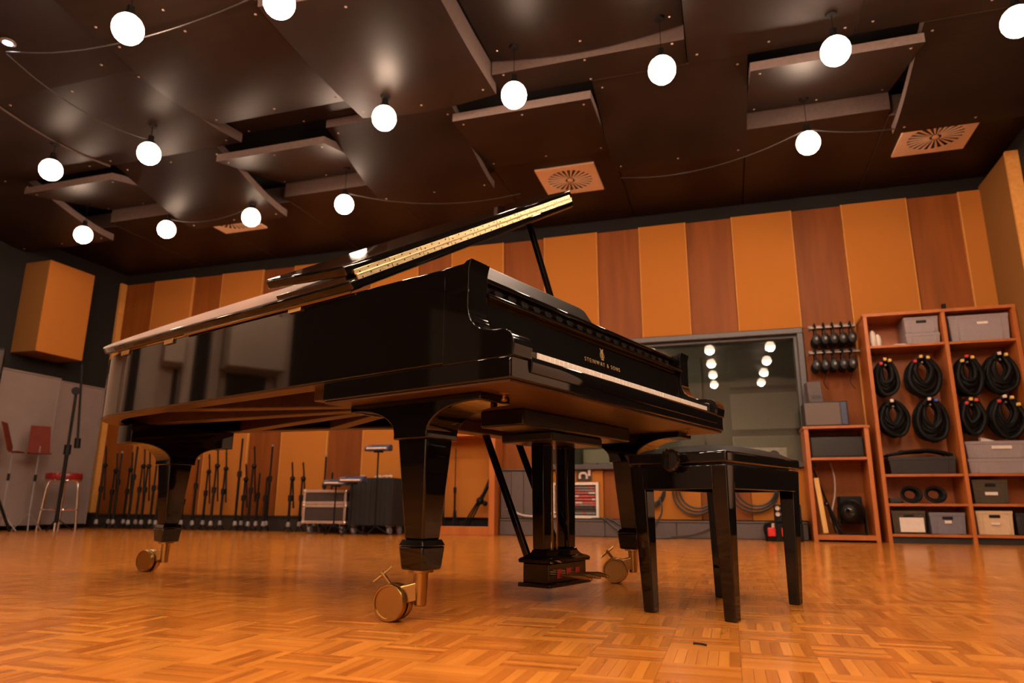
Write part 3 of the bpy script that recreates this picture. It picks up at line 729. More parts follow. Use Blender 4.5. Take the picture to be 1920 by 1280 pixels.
cable('ceiling_cable', sagline((-6.0, 5.87, 3.53), (-4.84, 5.86, 3.53), .10), 'thin cable sagging between two bulbs below a square vent', .005)
def vent(cx, cy, label):
    z = ZC+.02
    t = tag(empty('ceiling_vent', (cx, cy, z)), label, 'vent'); h = .31; r = .235
    MB().box(-h+.01, h-.01, -h+.01, h-.01, -.004, -.001).build('backing', 'satin_black', t)
    k = 48; mb = MB(); vs = []
    for lv in (-.020, -.014):
        for i in range(k):
            a = 2*PI*i/k; c, s = math.cos(a), math.sin(a); q = h/max(abs(c), abs(s)); vs += [(c*r, s*r, lv), (c*q, s*q, lv)]
    fs = []
    for i in range(k):
        j = (i+1) % k
        fs += [(2*i, 2*i+1, 2*j+1, 2*j), (2*k+2*i, 2*k+2*j, 2*k+2*j+1, 2*k+2*i+1), (2*i+1, 2*k+2*i+1, 2*k+2*j+1, 2*j+1), (2*i, 2*j, 2*k+2*j, 2*k+2*i)]
    mb.add(vs, fs).build('face_plate', 'vent_metal', t)
    for s_ in (-1, 1):
        MB().box(s_*h-.004 if s_ > 0 else -h, h if s_ > 0 else -h+.004, -h, h, -.014, .001).build('plate_edge', 'vent_metal', t)
        MB().box(-h+.004, h-.004, s_*h-.004 if s_ > 0 else -h, h if s_ > 0 else -h+.004, -.014, .001).build('plate_edge', 'vent_metal', t)
    for i in range(24):
        a = 2*PI*i/24; c, s = math.cos(a), math.sin(a); r0, r1 = .05, .238; w0, w1 = .0028, .0135
        MB().hexa([(c*r0-s*w0, s*r0+c*w0, -.020), (c*r1-s*w1, s*r1+c*w1, -.020), (c*r1+s*w1, s*r1-c*w1, -.020), (c*r0+s*w0, s*r0-c*w0, -.020)],
                  [(c*r0-s*w0, s*r0+c*w0, -.014), (c*r1-s*w1, s*r1+c*w1, -.014), (c*r1+s*w1, s*r1-c*w1, -.014), (c*r0+s*w0, s*r0-c*w0, -.014)]).build('vane', 'vent_metal', t)
    MB().lathe([(.03, -.022), (.03, -.012)], (0, 0, 0)).build('hub', 'vent_metal', t)
vent(-1.41, 6.60, 'square cream ceiling vent with radial slots above the raised piano lid')
vent(2.06, 6.72, 'square cream ceiling vent with radial slots above the shelves')
vent(-5.65, 6.47, 'square cream ceiling vent partly hidden by a bowed ceiling board')

# ================================================================== LEFT SIDE
ap = tag(empty('acoustic_box', (XL, 6.58, 2.78)), 'ochre cloth covered acoustic box hung high on the black wall', 'acoustic panel')
MB().box(.002, .42, -.36, .30, -.60, .60).build('box_body', 'fabric_brown', ap, bevel=.006)
MB().box(.42, .432, -.36, .30, -.60, .60).build('front_cloth', 'fabric_ochre', ap, bevel=.004)
def gobo(x, y0, y1, h, label):
    t = tag(empty('acoustic_screen', (x, (y0+y1)/2, 0)), label, 'screen'); hw = (y1-y0)/2
    MB().box(-.04, .035, -hw+.02, hw-.02, .06, h-.02).build('core', 'gobo_white', t)
    MB().box(-.045, .045, -hw, hw, h-.02, h).build('edge_trim', 'gobo_white', t, bevel=.003)
    for s in (-1, 1):
        MB().box(-.045, .045, s*hw-.02 if s > 0 else -hw, hw if s > 0 else -hw+.02, .05, h-.021).build('edge_trim', 'gobo_white', t, bevel=.003)
        MB().box(-.06, .06, s*hw*.8-.04, s*hw*.8+.04, 0, .06).build('foot', 'stand_black', t)
gobo(-8.32, 5.25, 6.72, 1.92, 'wide pale grey acoustic screen behind the two wooden music stands')
gobo(-8.46, 6.80, 7.52, 1.92, 'narrow pale grey acoustic screen standing next to the corner of the wood panelled wall')
st = tag(empty('bar_stool', (-7.86, 6.62, 0)), 'round red vinyl bar stool with chrome legs and foot ring', 'stool')
MB().lathe([(.17, .60), (.195, .612), (.202, .65), (.192, .685), (.10, .695), (.002, .697)], (0, 0, 0), n=32).build('seat', 'red_vinyl', st, smooth=True)
MB().lathe([(.188, .588), (.196, .598), (.190, .612)], (0, 0, 0), n=32).build('seat_rim', 'chrome', st, smooth=True)
for k in range(4):
    a = PI/4+k*PI/2; c, s = math.cos(a), math.sin(a)
    MB().tube([(c*.10, s*.10, .60), (c*.15, s*.15, .58), (c*.165, s*.165, .5), (c*.20, s*.20, .0)], .017, 10).build('leg', 'chrome', st, smooth=True)
MB().tube([(.19*math.cos(2*PI*i/32), .19*math.sin(2*PI*i/32), .25) for i in range(32)], .010, 8, True).build('foot_ring', 'chrome', st, smooth=True)
def tripod(mb, r, z, a0=0, rad=.007, zf=.012):
    for k in range(3):
        a = a0+k*2*PI/3; mb.tube([(0, 0, z), (math.cos(a)*r, math.sin(a)*r, zf)], rad, 6)
    return mb
def leg_parts(parent, r, z, a0, mat='stand_black', rad=.007):
    for k in range(3):
        a = a0+k*2*PI/3; MB().tube([(math.cos(a)*.012, math.sin(a)*.012, z), (math.cos(a)*r, math.sin(a)*r, rad+.003)], rad, 6).build('leg', mat, parent, smooth=True)
def music_stand(x, y, rz, label):
    t = tag(empty('music_stand', (x, y, 0), rz), label, 'music stand')
    leg_parts(t, .17, .20, .4, 'stand_grey')
    MB().cyl((0, 0, .18), (0, 0, .62), .010, n=10).cyl((0, 0, .60), (0, 0, 1.0), .0065, n=8).build('pole', 'stand_grey', t, smooth=True)
    MB().cyl((0, 0, .58), (0, 0, .66), .016, n=10).build('clamp', 'stand_black', t, smooth=True)
    d = lambda u, v, h: (u, .02+v*.30+h, .92+v*.93)
    MB().prism([(-.115, 0), (.115, 0), (.105, .36), (-.105, .36)], d, 0, .010).build('desk', 'red_wood', t, bevel=.003)
    MB().box(-.115, .115, -.09, .02, .905, .917).build('ledge', 'red_wood', t, bevel=.003)
music_stand(-7.97, 6.33, R(62), 'dark red wooden music stand close to the red stool')
music_stand(-8.02, 6.04, R(128), 'wooden music stand turned edge-on behind a black tripod')
bs = tag(empty('boom_stand', (-7.66, 6.44, 0), R(40)), 'tall black microphone boom stand in front of the red stool', 'microphone stand')
leg_parts(bs, .18, .14, .2)
MB().cyl((0, 0, .10), (0, 0, .95), .022, n=10).cyl((0, 0, .93), (0, 0, 1.66), .017, n=10).build('pole', 'stand_black', bs, smooth=True)
MB().cyl((0, 0, .90), (0, 0, 1.02), .040, n=12).build('clamp', 'stand_black', bs, smooth=True)
MB().lathe([(.045, -.02), (.05, 0), (.045, .02)], (0, -.03, 1.68), (0, 1, 0)).build('boom_clutch', 'stand_black', bs, smooth=True)
MB().box(.028, .055, -.04, -.02, 1.655, 1.70).build('clutch_plate', 'stand_grey', bs)
MB().tube([(.10, -.03, 1.02), (.05, -.03, 1.68), (.02, -.03, 2.02)], .014, 8).build('boom', 'stand_black', bs, smooth=True)
MB().cyl((.101, -.03, .98), (.096, -.03, 1.10), .034, n=12).build('counterweight', 'stand_black', bs, smooth=True)
ts = tag(empty('tripod_stand', (-7.75, 5.42, 0)), 'black tripod loudspeaker stand with wide spread legs', 'stand')
for k in range(3):
    a = R(88)+k*2*PI/3; c, s = math.cos(a), math.sin(a)
    MB().tube([(c*.03, s*.03, .95), (c*.52, s*.52, .018)], .016, 8).build('leg', 'stand_black', ts, smooth=True)
    MB().tube([(c*.02, s*.02, .35), (c*.33, s*.33, .38)], .010, 6).build('strut', 'stand_black', ts, smooth=True)
MB().cyl((0, 0, .30), (0, 0, 1.60), .018, n=12).build('pole', 'stand_black', ts, smooth=True)
MB().cyl((0, 0, .92), (0, 0, 1.02), .035, n=12).build('collar', 'stand_black', ts, smooth=True)
sp = tag(empty('loudspeaker', (-7.75, 5.42, 1.60), R(53)), 'black loudspeaker box on the spread tripod stand', 'loudspeaker')
MB().box(-.11, .11, -.14, .14, 0, .40).build('cabinet', 'stand_black', sp, bevel=.015)
MB().box(-.10, .10, -.148, -.141, .03, .37).build('grille', 'case_panel', sp, bevel=.01)
MB().box(-.04, .04, -.152, -.149, .05, .075).build('badge', 'pale_plastic', sp)

# ================================================================== ROW OF MICROPHONE STANDS
G1 = 'microphone stands along the panelled wall'
def mic_stand(x, y, h, kind, a0):
    lab = {0: 'black microphone stand with folded boom arm in the row along the panelled wall', 1: 'plain straight black microphone stand in the row along the panelled wall', 2: 'short black microphone stand in the row along the panelled wall'}[kind]
    t = tag(empty('microphone_stand', (x, y, 0), a0), lab, 'microphone stand', {0: 'boom ', 1: 'straight ', 2: 'short '}[kind]+G1)
    leg_parts(t, .062 if x < -4.85*y/7.3 else .045, .085, 0, 'stand_black', .007)
    MB().lathe([(.013, .13), (.022, .11), (.026, .075), (.012, .06)], (0, 0, 0), n=12).build('hub', 'stand_grey', t, smooth=True)
    hp = h*.78 if kind == 0 else h
    MB().cyl((0, 0, .10), (0, 0, hp*.62), .016, n=8).cyl((0, 0, hp*.60), (0, 0, hp), .012, n=8).build('pole', 'stand_black', t, smooth=True)
    MB().cyl((0, 0, hp*.58), (0, 0, hp*.58+.07), .027, n=10).build('clutch', 'stand_black', t, smooth=True)
    if kind == 0:
        MB().sphere((.012, 0, hp), .032, 10).build('boom_joint', 'stand_black', t, smooth=True)
        MB().tube([(.06, .01, hp*.45), (.022, .01, hp), (.0, .01, h)], .011, 6).build('boom', 'stand_black', t, smooth=True)
        MB().cyl((.0, .01, h-.03), (-.002, .01, h+.02), .010, n=8).build('microphone_clip', 'stand_black', t)
    else:
        MB().cyl((0, 0, h-.02), (0, 0, h+.025), .011, n=8).build('microphone_clip', 'stand_grey' if kind == 1 else 'stand_black', t)
ST = [(-8.0, 1.05, 0), (-7.80, .97, 0), (-7.72, .98, 1), (-7.55, .99, 0), (-7.47, 1.08, 1), (-7.35, 1.04, 0), (-7.26, 1.03, 0), (-7.12, .85, 1), (-7.03, .86, 1), (-6.63, .55, 2), (-6.46, .88, 1), (-6.30, .94, 0), (-6.18, 1.01, 0), (-6.04, .98, 0), (-5.82, 1.13, 1), (-5.73, .81, 0), (-5.63, 1.0, 0), (-5.52, .68, 2), (-5.41, .62, 2), (-5.37, 1.04, 1), (-5.06, .80, 0), (-4.91, .81, 0), (-4.70, .47, 2), (-4.60, .90, 1), (-4.50, .68, 2)]
for i, (x, h, k) in enumerate(ST):
    y = (7.20, 7.40, 7.30, 7.49)[i % 4] if x < -4.85 else 7.48
    mic_stand(x*(y/7.3 if x < -4.85 else 1.025), y, h, k, random.uniform(0, 2))

# ================================================================== CASES AND MIXERS
def casters(parent, hx, hy, z, r=.045):
    for sx in (-1, 1):
        for sy in (-1, 1):
            c = MB().lathe([(.0, -.014), (r*.9, -.014), (r, -.008), (r, .008), (r*.9, .014), (.0, .014)], (sx*hx, sy*hy, r), (1, 0, 0), 16).build('caster', 'crate_grey_blue', parent, smooth=True)
            MB().hexa([(sx*hx-.020, sy*hy-.03, r), (sx*hx-.016, sy*hy-.03, r), (sx*hx-.016, sy*hy+.03, r), (sx*hx-.020, sy*hy+.03, r)], [(sx*hx-.020, sy*hy-.04, z), (sx*hx-.016, sy*hy-.04, z), (sx*hx-.016, sy*hy+.04, z), (sx*hx-.020, sy*hy+.04, z)]).box(sx*hx-.03, sx*hx+.03, sy*hy-.045, sy*hy+.045, z-.006, z).build('caster_bracket', 'alu', c)
fc = tag(empty('flight_case', (-4.42, 7.22, 0)), 'two part flight case with aluminium edges and dark panels on casters', 'flight case')
casters(fc, .21, .11, .115)
for (z0, z1) in ((.116, .325), (.330, .49)):
    b = MB().box(-.272, .272, -.172, .172, z0+.006, z1-.006).build('case_body' if z0 < .2 else 'case_lid', 'case_panel', fc)
    for s in (-1, 1):
        for zz in (z0, z1-.03): MB().box(-.28, .28, s*.18-.004, s*.18+.004, zz, zz+.03).build('edge_profile', 'alu', b, bevel=.002)
        for xx in (-.28, .252): MB().box(xx, xx+.028, s*.18-.0045, s*.18+.0045, z0+.0, z1).build('edge_profile', 'alu', b, bevel=.002)
        for zz in (z0, z1-.03): MB().box(s*.28-.004, s*.28+.004, -.176, .176, zz, zz+.03).build('edge_profile', 'alu', b, bevel=.002)
    for sx in (-1, 1):
        for zz in (z0+.012, z1-.012): MB().sphere((sx*.270, -.176, zz), .022, 10).build('ball_corner', 'alu', b, smooth=True)
bc_ = tag(empty('cloth_covered_cart', (-3.835, 7.22, 0)), 'black cloth draped cart on casters beside the flight case', 'cart')
casters(bc_, .22, .12, .10)
MB().box(-.27, .27, -.19, .19, .10, .62).build('cart_body', 'cloth_black', bc_, bevel=.01)
for k in range(9): MB().cyl((-.25+k*.062, -.191, .11), (-.25+k*.062, -.191, .615), .008, n=8).build('cloth_fold', 'cloth_black', bc_, smooth=True)
for k, (x, dx) in enumerate(((-4.00, 0), (-3.80, .01), (-3.72, .02), (-3.66, .0))):
    o = MB().tube(smooth_curve([(x-.03, 7.10, .633), (x, 7.14+dx, .645), (x+.03, 7.12, .64), (x+.045, 7.08, .633)], 5), .011, 6).build('adapter_plug', 'pale_plastic', None, smooth=True)
    tag(o, 'small pale plug lying on the black cloth cart', 'plug', 'plugs on the cart')
def mixer(x, y, z, label):
    t = tag(empty('personal_mixer', (x, y, 0)), label, 'mixer')
    leg_parts(t, .16, .10, .5)
    MB().cyl((0, 0, .08), (0, 0, z-.035), .009, n=10).build('pole', 'stand_black', t, smooth=True)
    MB().box(-.04, .04, -.04, .04, z-.045, z-.03).build('mount', 'stand_black', t)
    P = [(-.06, -.03), (.05, -.03), (.062, -.005), (.055, .035), (.03, .045), (-.05, .02), (-.066, -.01)]
    b = MB().prism(P, lambda p, q, h: (h, p, z+q), -.145, .145).build('housing', 'blue_plastic', t, bevel=.010, smooth=True)
    MB().box(-.115, .125, -.0690, -.060, z-.012, z+.006).build('front_strip', 'pale_plastic', b, bevel=.003)
    MB().box(-.12, -.06, -.060, -.052, z+.016, z+.026).build('badge', 'stand_grey', b)
mixer(-4.23, 6.95, .565, 'blue grey mixer on a thin stand in front of the flight case')
mixer(-3.88, 6.70, .585, 'blue grey mixer on a thin stand in front of the cloth cart')
mixer(-3.66, 6.84, .930, 'taller blue grey mixer standing on a thin stand behind the piano leg')

# ================================================================== OPEN LOCKER, CABINET, PATCH PANEL
lk = tag(empty('open_locker', (-2.90, 7.56, 0)), 'open orange wooden locker frame holding folded stands', 'locker')
MB().box(-.40, -.35, -.12, .17, 0, 1.10).build('side_panel', 'shelf_wood', lk, bevel=.003)
MB().box(.32, .39, -.12, .17, 0, 1.10).build('side_panel', 'shelf_wood', lk, bevel=.003)
MB().box(-.42, .41, -.13, .17, 1.10, 1.13).build('top', 'shelf_wood', lk, bevel=.003)
MB().box(-.35, .32, -.12, -.09, 0, .095).build('kick_board', 'shelf_wood', lk, bevel=.003)
MB().box(-.35, .32, -.09, .17, .03, .045).build('bottom', 'shelf_wood', lk)
for k, (x, y, h, lab) in enumerate(((-3.19, 7.56, .60, 'short black stand in the open locker against its side'), (-3.05, 7.60, .93, 'tall thin black stand upright in the open locker'))):
    t = tag(empty('stored_stand', (x, y, .045)), lab, 'microphone stand')
    leg_parts(t, .035, .22, .3, rad=.008)
    MB().cyl((0, 0, .10), (0, 0, h*.5), .012, n=10).build('tube', 'stand_black', t, smooth=True)
    MB().cyl((0, 0, h*.5), (0, 0, h), .006, n=8).build('rod', 'stand_black', t, smooth=True)
    MB().cyl((0, 0, h*.45), (0, 0, h*.52), .018, n=10).build('clutch', 'stand_grey' if k == 0 else 'stand_black', t, smooth=True)
t = tag(empty('folded_tripod', (-2.88, 7.56, .045)), 'folded black tripod leaning inside the open locker', 'tripod')
for k, dx in enumerate((-.03, 0, .03)):
    MB().tube([(dx-.04, -.03+.03*k, .012), (.16+dx*.5, .02+.01*k, .36), (.27, .06, .55)], .010, 6).build('leg', 'stand_black', t, smooth=True)
MB().sphere((.15, .02, .33), .045, 10).sphere((.21, .02, .30), .03, 10).build('leg_joint', 'stand_black', t, smooth=True)
MB().tube([(.16, .03, .36), (.265, .07, .62)], .014, 8).build('head', 'stand_black', t, smooth=True)
gc = tag(empty('grey_cabinet', (-2.20, 7.66, .178)), 'low grey wall cabinet with vertical panel seams', 'cabinet')
MB().box(-.29, .28, -.05, .08, 0, .535).build('body', 'dark_skirting', gc)
for a, b in ((-.285, -.165), (-.160, -.02), (-.015, .13), (.135, .275)): MB().box(a, b, -.066, -.05, .008, .52).build('door_panel', 'grey_trunking', gc, bevel=.003)
MB().box(-.295, .285, -.07, .085, .535, .548).build('top', 'grey_trunking', gc, bevel=.003)
cable('white_cable', [(-2.40, 7.57, .29), (-2.2, 7.53, .22), (-2.0, 7.52, .215), (-1.85, 7.56, .25), (-1.78, 7.60, .29)], 'white cable drooping in front of the low grey cabinet', .010, mat='cable_white')
pp = tag(empty('patch_panel', (-1.65, 7.748, .19)), 'white framed patch panel with rows of red and white connectors', 'patch panel')
MB().box(-.235, .235, -.012, 0, .03, .36).build('backplate', 'case_panel', pp)
for a in ((-.265, -.235, 0, .39), (.235, .265, 0, .39)): MB().box(a[0], a[1], -.05, 0, a[2], a[3]).build('frame', 'paper', pp, bevel=.003)
for a in ((0, .03), (.36, .39)): MB().box(-.235, .235, -.05, 0, a[0], a[1]).build('frame', 'paper', pp, bevel=.003)
rows = [('stand_grey', .335), ('stand_grey', .305), ('strip_red', .275), ('strip_red', .24), ('strip_red', .205), ('strip_red', .17), ('stand_grey', .145), ('case_panel', .11), ('stand_grey', .055)]
for k, (m, z) in enumerate(rows):
    for j in range(12):
        mm = m if not (m == 'strip_red' and (j+k*5) % 11 > 8) else 'pale_plastic'
        if m == 'stand_grey' and (j*7+k*3) % 5 == 0: mm = 'strip_red'
        MB().box(-.225+j*.0375, -.225+j*.0375+.035, -.026, -.012, z-.009, z+.009).build('connector', mm, pp)
nb_ = tag(empty('wall_handset', (-1.55, 7.748, .60)), 'white wall handset in a small dark niche above the patch panel', 'telephone')
MB().box(-.085, .085, -.02, 0, 0, .115).build('niche', 'case_panel', nb_)
MB().tube(smooth_curve([(-.042, -.035, .02), (-.042, -.042, .055), (-.022, -.045, .078), (.018, -.045, .078), (.036, -.042, .055), (.036, -.035, .02)], 4), .014, 8).build('receiver', 'pale_plastic', nb_, smooth=True)
MB().box(.05, .078, -.035, -.02, .05, .12).build('holder', 'pale_plastic', nb_, bevel=.003)

# hanging cable loops below the window
def hang_loop(x, zt, zb, wd, turns, label, y=7.69, tail=None):
    t = tag(empty('hanging_cable', (x, y, zt)), label, 'cable')
    MB().cyl((0, .06, 0), (0, -.03, .01), .007, n=8).build('hook', 'stand_grey', t)
    for k in range(turns):
        w_, h_ = wd*(1-.10*k), (zt-zb)*(1-.07*k)
        pts = []
        for i in range(24):
            a = 2*PI*i/24; pts.append((w_/2*math.sin(a)*(1-.35*max(0, math.cos(a)))+.012*k, -.012*k+.01*math.sin(3*a), -h_/2+h_/2*math.cos(a)))
        MB().tube(pts, .0115, 6, True).build('cable_loop', 'cable_grey', t, smooth=True)
    if tail: MB().tube(smooth_curve([(p[0]-x, p[1]-y, p[2]-zt) for p in tail], 6), .0105, 6).build('cable_tail', 'cable_grey', t, smooth=True)
hang_loop(-.86, .66, .30, .40, 3, 'grey cable coil hanging furthest from the power box below the window', tail=[(-.72, 7.67, .42), (-.70, 7.60, .25), (-.82, 7.5, .08), (-1.0, 7.42, .011), (-.6, 7.38, .011)])
hang_loop(-.35, .70, .24, .46, 3, 'grey cable coil hanging in the middle below the window', tail=[(-.14, 7.67, .40), (-.10, 7.56, .20), (-.3, 7.48, .06), (-.6, 7.44, .011), (-1.0, 7.47, .011)])
hang_loop(.24, .70, .27, .48, 3, 'grey cable coil hanging close to the power box below the window')
cable('floor_cable', [(-1.45, 7.60, .19), (-1.30, 7.55, .185), (-1.18, 7.50, .10), (-1.05, 7.46, .02), (-.95, 7.44, .011)], 'grey cable dropping over the trunking to the floor', .011)
cable('floor_cable', [(-1.40, 7.62, .19), (-1.25, 7.56, .19), (-1.10, 7.53, .11), (-.98, 7.49, .02), (-.86, 7.49, .012)], 'second grey cable dropping over the trunking beside the first', .011)
pb = tag(empty('power_box', (.50, 7.40, 0)), 'black power distribution box with red and blue sockets on the floor', 'power box')
MB().box(-.19, .15, -.11, .12, 0, .17).build('lower_body', 'stand_black', pb, bevel=.01)
MB().box(-.09, .15, -.06, .12, .17, .345).build('upper_body', 'stand_black', pb, bevel=.006)
for k in range(4):
    for z in (.31, .255): MB().lathe([(.012, -.002), (.018, -.012), (.021, -.012), (.021, 0)], (-.065+k*.052, -.06, z), (0, 1, 0), 16).build('outlet', 'pale_plastic', pb, smooth=True)
for k, (x, m) in enumerate(((-.14, 'socket_red'), (-.015, 'socket_red'))):
    MB().box(x-.032, x+.04, -.145, -.11, .045, .13).build('socket', m, pb, bevel=.01)
for z in (.065, .115): MB().lathe([(.0, -.04), (.018, -.04), (.026, -.03), (.026, 0)], (.085, -.11, z), (0, 1, 0), 16).build('socket', 'socket_blue', pb, smooth=True)
MB().tube(smooth_curve([(-.18, -.11, .02), (-.2, -.13, .14), (-.1, -.14, .185), (.05, -.13, .19), (.15, -.12, .2)], 5), .009, 6).build('handle', 'cable_black', pb, smooth=True)
MB().tube([(-.12, -.125, .13), (-.12, -.13, .17)], .014, 8).build('plug', 'pale_plastic', pb, smooth=True)

# ================================================================== SHELVES ON THE RIGHT
def board(parent, name, x0, x1, z0, z1, y0=7.35, y1=7.74, ox=0, mat='shelf_wood'):
    return MB().box(x0-ox, x1-ox, y0-7.55, y1-7.55, z0, z1).build(name, mat, parent, bevel=.002)
sm = tag(empty('small_shelf', (1.03, 7.55, 0)), 'low narrow orange wooden shelf unit between window and tall shelves', 'shelf')
board(sm, 'side_panel', .745, .785, 0, 1.075, 7.37, 7.73, 1.03); board(sm, 'side_panel', 1.285, 1.325, 0, 1.075, 7.37, 7.73, 1.03)
board(sm, 'top', .735, 1.335, 1.075, 1.10, 7.36, 7.73, 1.03); board(sm, 'shelf_board', .785, 1.285, .77, .795, 7.38, 7.72, 1.03)
board(sm, 'bottom', .785, 1.285, .02, .065, 7.37, 7.73, 1.03); board(sm, 'back', .785, 1.285, .065, 1.075, 7.725, 7.735, 1.03, 'wall_wood')
ts_ = tag(empty('tall_shelf', (2.08, 7.55, 0)), 'tall orange wooden shelf unit holding cable coils and crates', 'shelf')
for a in (1.385, 2.07, 2.66): board(ts_, 'side_panel', a, a+.034, 0, 2.17, 7.35, 7.74, 2.08)
board(ts_, 'top', 1.380, 2.695, 2.17, 2.20, 7.345, 7.74, 2.08)
for (a, b) in ((1.419, 2.07), (2.104, 2.66)):
    for z in (1.85, .605, .335, .06): board(ts_, 'shelf_board', a, b, z, z+.024, 7.36, 7.735, 2.08)
    board(ts_, 'back', a, b, .06, 2.17, 7.736, 7.744, 2.08)
board(ts_, 'plinth', 1.40, 2.68, 0, .055, 7.39, 7.42, 2.08, 'dark_skirting')
PEGS = [(1.55, 1.74), (1.87, 1.75), (1.57, 1.33), (1.89, 1.335), (2.25, 1.73), (2.52, 1.74), (2.23, 1.32), (2.51, 1.335)]
for (x, z) in PEGS: MB().cyl((x-2.08, .185, z-.062), (x-2.08, -.14, z-.052), .010, n=8).build('peg', 'stand_grey', ts_, smooth=True)
def coil(x, z, w_, h_, tags_, label):
    t = tag(empty('cable_coil', (x, 7.50, z)), label, 'cable coil', None)
    rnd = random.Random(int(x*1000+z*77))
    for k in range(15):
        pts = []; ph = rnd.uniform(0, 6); yy = -.11+(k*7 % 15)*.0135; ww = w_*(.92-.033*(k % 15)*1.0); hh = h_*(.98-.026*k)
        for i in range(24):
            a = 2*PI*i/24
            pts.append((ww/2*math.sin(a)*(1-.22*max(0, math.cos(a))), yy+.01*math.sin(2*a+ph), .0-hh/2+hh/2*math.cos(a)+.01*math.sin(3*a+ph)*(1 if math.cos(a) < .6 else 0)))
        MB().tube(pts, rnd.uniform(.016, .022), 7, True).build('cable_loop', 'cable_black', t, smooth=True)
    for k, m in enumerate(tags_):
        a = -.7+k*.55; MB().box(w_*.38*math.sin(a)-.014, w_*.38*math.sin(a)+.014, -.15, -.11, -h_*.5+h_*.5*math.cos(a)-.012, -h_*.5+h_*.5*math.cos(a)+.016).build('cable_tag', m, t, bevel=.004)
coil(1.55, 1.735, .20, .36, ['tag_red', 'tag_yellow', 'tag_yellow'], 'slim black cable coil with red and yellow tags nearest the headphones, upper row')
coil(1.87, 1.745, .29, .385, ['tag_red', 'tag_yellow', 'tag_yellow'], 'large black cable coil with red and yellow tags below the two stacked grey crates')
coil(1.57, 1.325, .26, .34, ['cable_black', 'tag_white'], 'wide black cable coil with one white tag above the black crate')
coil(1.89, 1.33, .27, .40, ['cable_black', 'tag_white', 'tag_blue'], 'black cable coil with white and blue tags above the black crate')
coil(2.25, 1.725, .22, .37, ['tag_yellow', 'tag_red', 'tag_yellow'], 'black cable coil with red tag below the wide grey crate')
coil(2.52, 1.735, .26, .37, ['cable_black', 'tag_white', 'tag_yellow'], 'black cable coil with white tag below the wide grey crate')
coil(2.23, 1.315, .20, .32, ['tag_red', 'tag_yellow', 'strip_red'], 'small black cable coil with red tags above the shallow grey crates')
coil(2.51, 1.33, .27, .38, ['tag_red', 'tag_white', 'tag_yellow', 'tag_yellow'], 'broad black cable coil with red, white and yellow tags above the shallow grey crates')
def crate(x0, x1, z0, z1, mat, label, y0=7.40, y1=7.70, slot=True, plate=None, group=None):
    cx, cy = (x0+x1)/2, (y0+y1)/2; hw, hd, h = (x1-x0)/2, (y1-y0)/2, z1-z0
    t = tag(empty('storage_crate', (cx, cy, z0)), label, 'crate', group); k = .94
    b = MB().hexa([(-hw*k, -hd*k, .001), (hw*k, -hd*k, .001), (hw*k, hd*k, .001), (-hw*k, hd*k, .001)], [(-hw*.985, -hd*.985, h-.02), (hw*.985, -hd*.985, h-.02), (hw*.985, hd*.985, h-.02), (-hw*.985, hd*.985, h-.02)]).build('body', mat, t, bevel=.004)
    rim = MB()
    MB().box(-hw, hw, -hd, -hd+.02, h-.03, h).build('rim', mat, t, bevel=.003); MB().box(-hw, hw, hd-.02, hd, h-.03, h).build('rim', mat, t, bevel=.003)
    MB().box(-hw, -hw+.02, -hd+.02, hd-.02, h-.03, h).build('rim', mat, t, bevel=.003); MB().box(hw-.02, hw, -hd+.02, hd-.02, h-.03, h).build('rim', mat, t, bevel=.003)
    for s in (-1, 1): MB().box(s*hw*.72-.008, s*hw*.72+.008, -hd-.001, -hd*.93, .012, h-.03).build('rib', mat, t, bevel=.002)
    if slot: MB().box(-min(.055, hw*.3), min(.055, hw*.3), -hd-.004, -hd+.004, h-.062, h-.036).build('handle_slot', 'satin_black', t, bevel=.003)
    if plate:
        px, pz, pw, ph, m = plate; MB().box(px-pw/2, px+pw/2, -hd-.006, -hd-.001, pz-ph/2, pz+ph/2).build('label_card', m, t)
    return t
crate(1.755, 2.055, 1.875, 1.985, 'crate_grey', 'shallow grey plastic crate under a deeper one on the top shelf', slot=False)
crate(1.755, 2.055, 1.986, 2.150, 'crate_grey', 'grey plastic crate with a handle slot stacked on a shallow one')
crate(2.135, 2.645, 1.875, 2.135, 'crate_grey', 'wide grey plastic crate with small label on the top shelf', slot=False, plate=(.03, .175, .09, .022, 'paper'))
crate(1.470, 2.040, .630, .790, 'crate_black', 'black plastic crate heaped with loose cables', slot=False)
crate(2.130, 2.640, .630, .765, 'crate_grey', 'lower of two shallow grey crates stacked below the cable coils', slot=False)
crate(2.125, 2.645, .766, .925, 'crate_grey', 'upper of two shallow grey crates with white label below the cable coils', slot=False, plate=(.03, .10, .16, .028, 'paper'))
crate(2.135, 2.420, .360, .575, 'crate_olive', 'dark olive crate with handle slot and white label on the lower shelf', plate=(0, .09, .10, .028, 'paper'))
crate(1.440, 1.725, .085, .295, 'crate_olive', 'dark olive crate with a large sheet of paper on its front', plate=(.02, .082, .20, .13, 'paper'))
crate(1.755, 2.045, .085, .280, 'crate_grey_blue', 'blue grey crate with handle slot on the bottom shelf', plate=(.0, .11, .055, .026, 'paper'))
crate(2.130, 2.420, .085, .298, 'crate_beige', 'beige crate with handle slot on the bottom shelf', plate=(0, .10, .07, .022, 'paper'))
crate(2.440, 2.650, .085, .280, 'crate_black', 'black crate next to the beige crate on the bottom shelf')
for k in range(5):
    rr = random.Random(k+3); pts = [(1.48+.55*i/7+rr.uniform(-.02, .02), 7.43+.05*k+rr.uniform(-.006, .006), .81+.0*k+.05*math.sin(PI*i/7)*rr.uniform(.6, 1.1)) for i in range(8)]
    cable('loose_cable', pts, 'black cable heaped on the black plastic crate', .014, mat='cable_black')['group'] = 'cables heaped on the black crate'
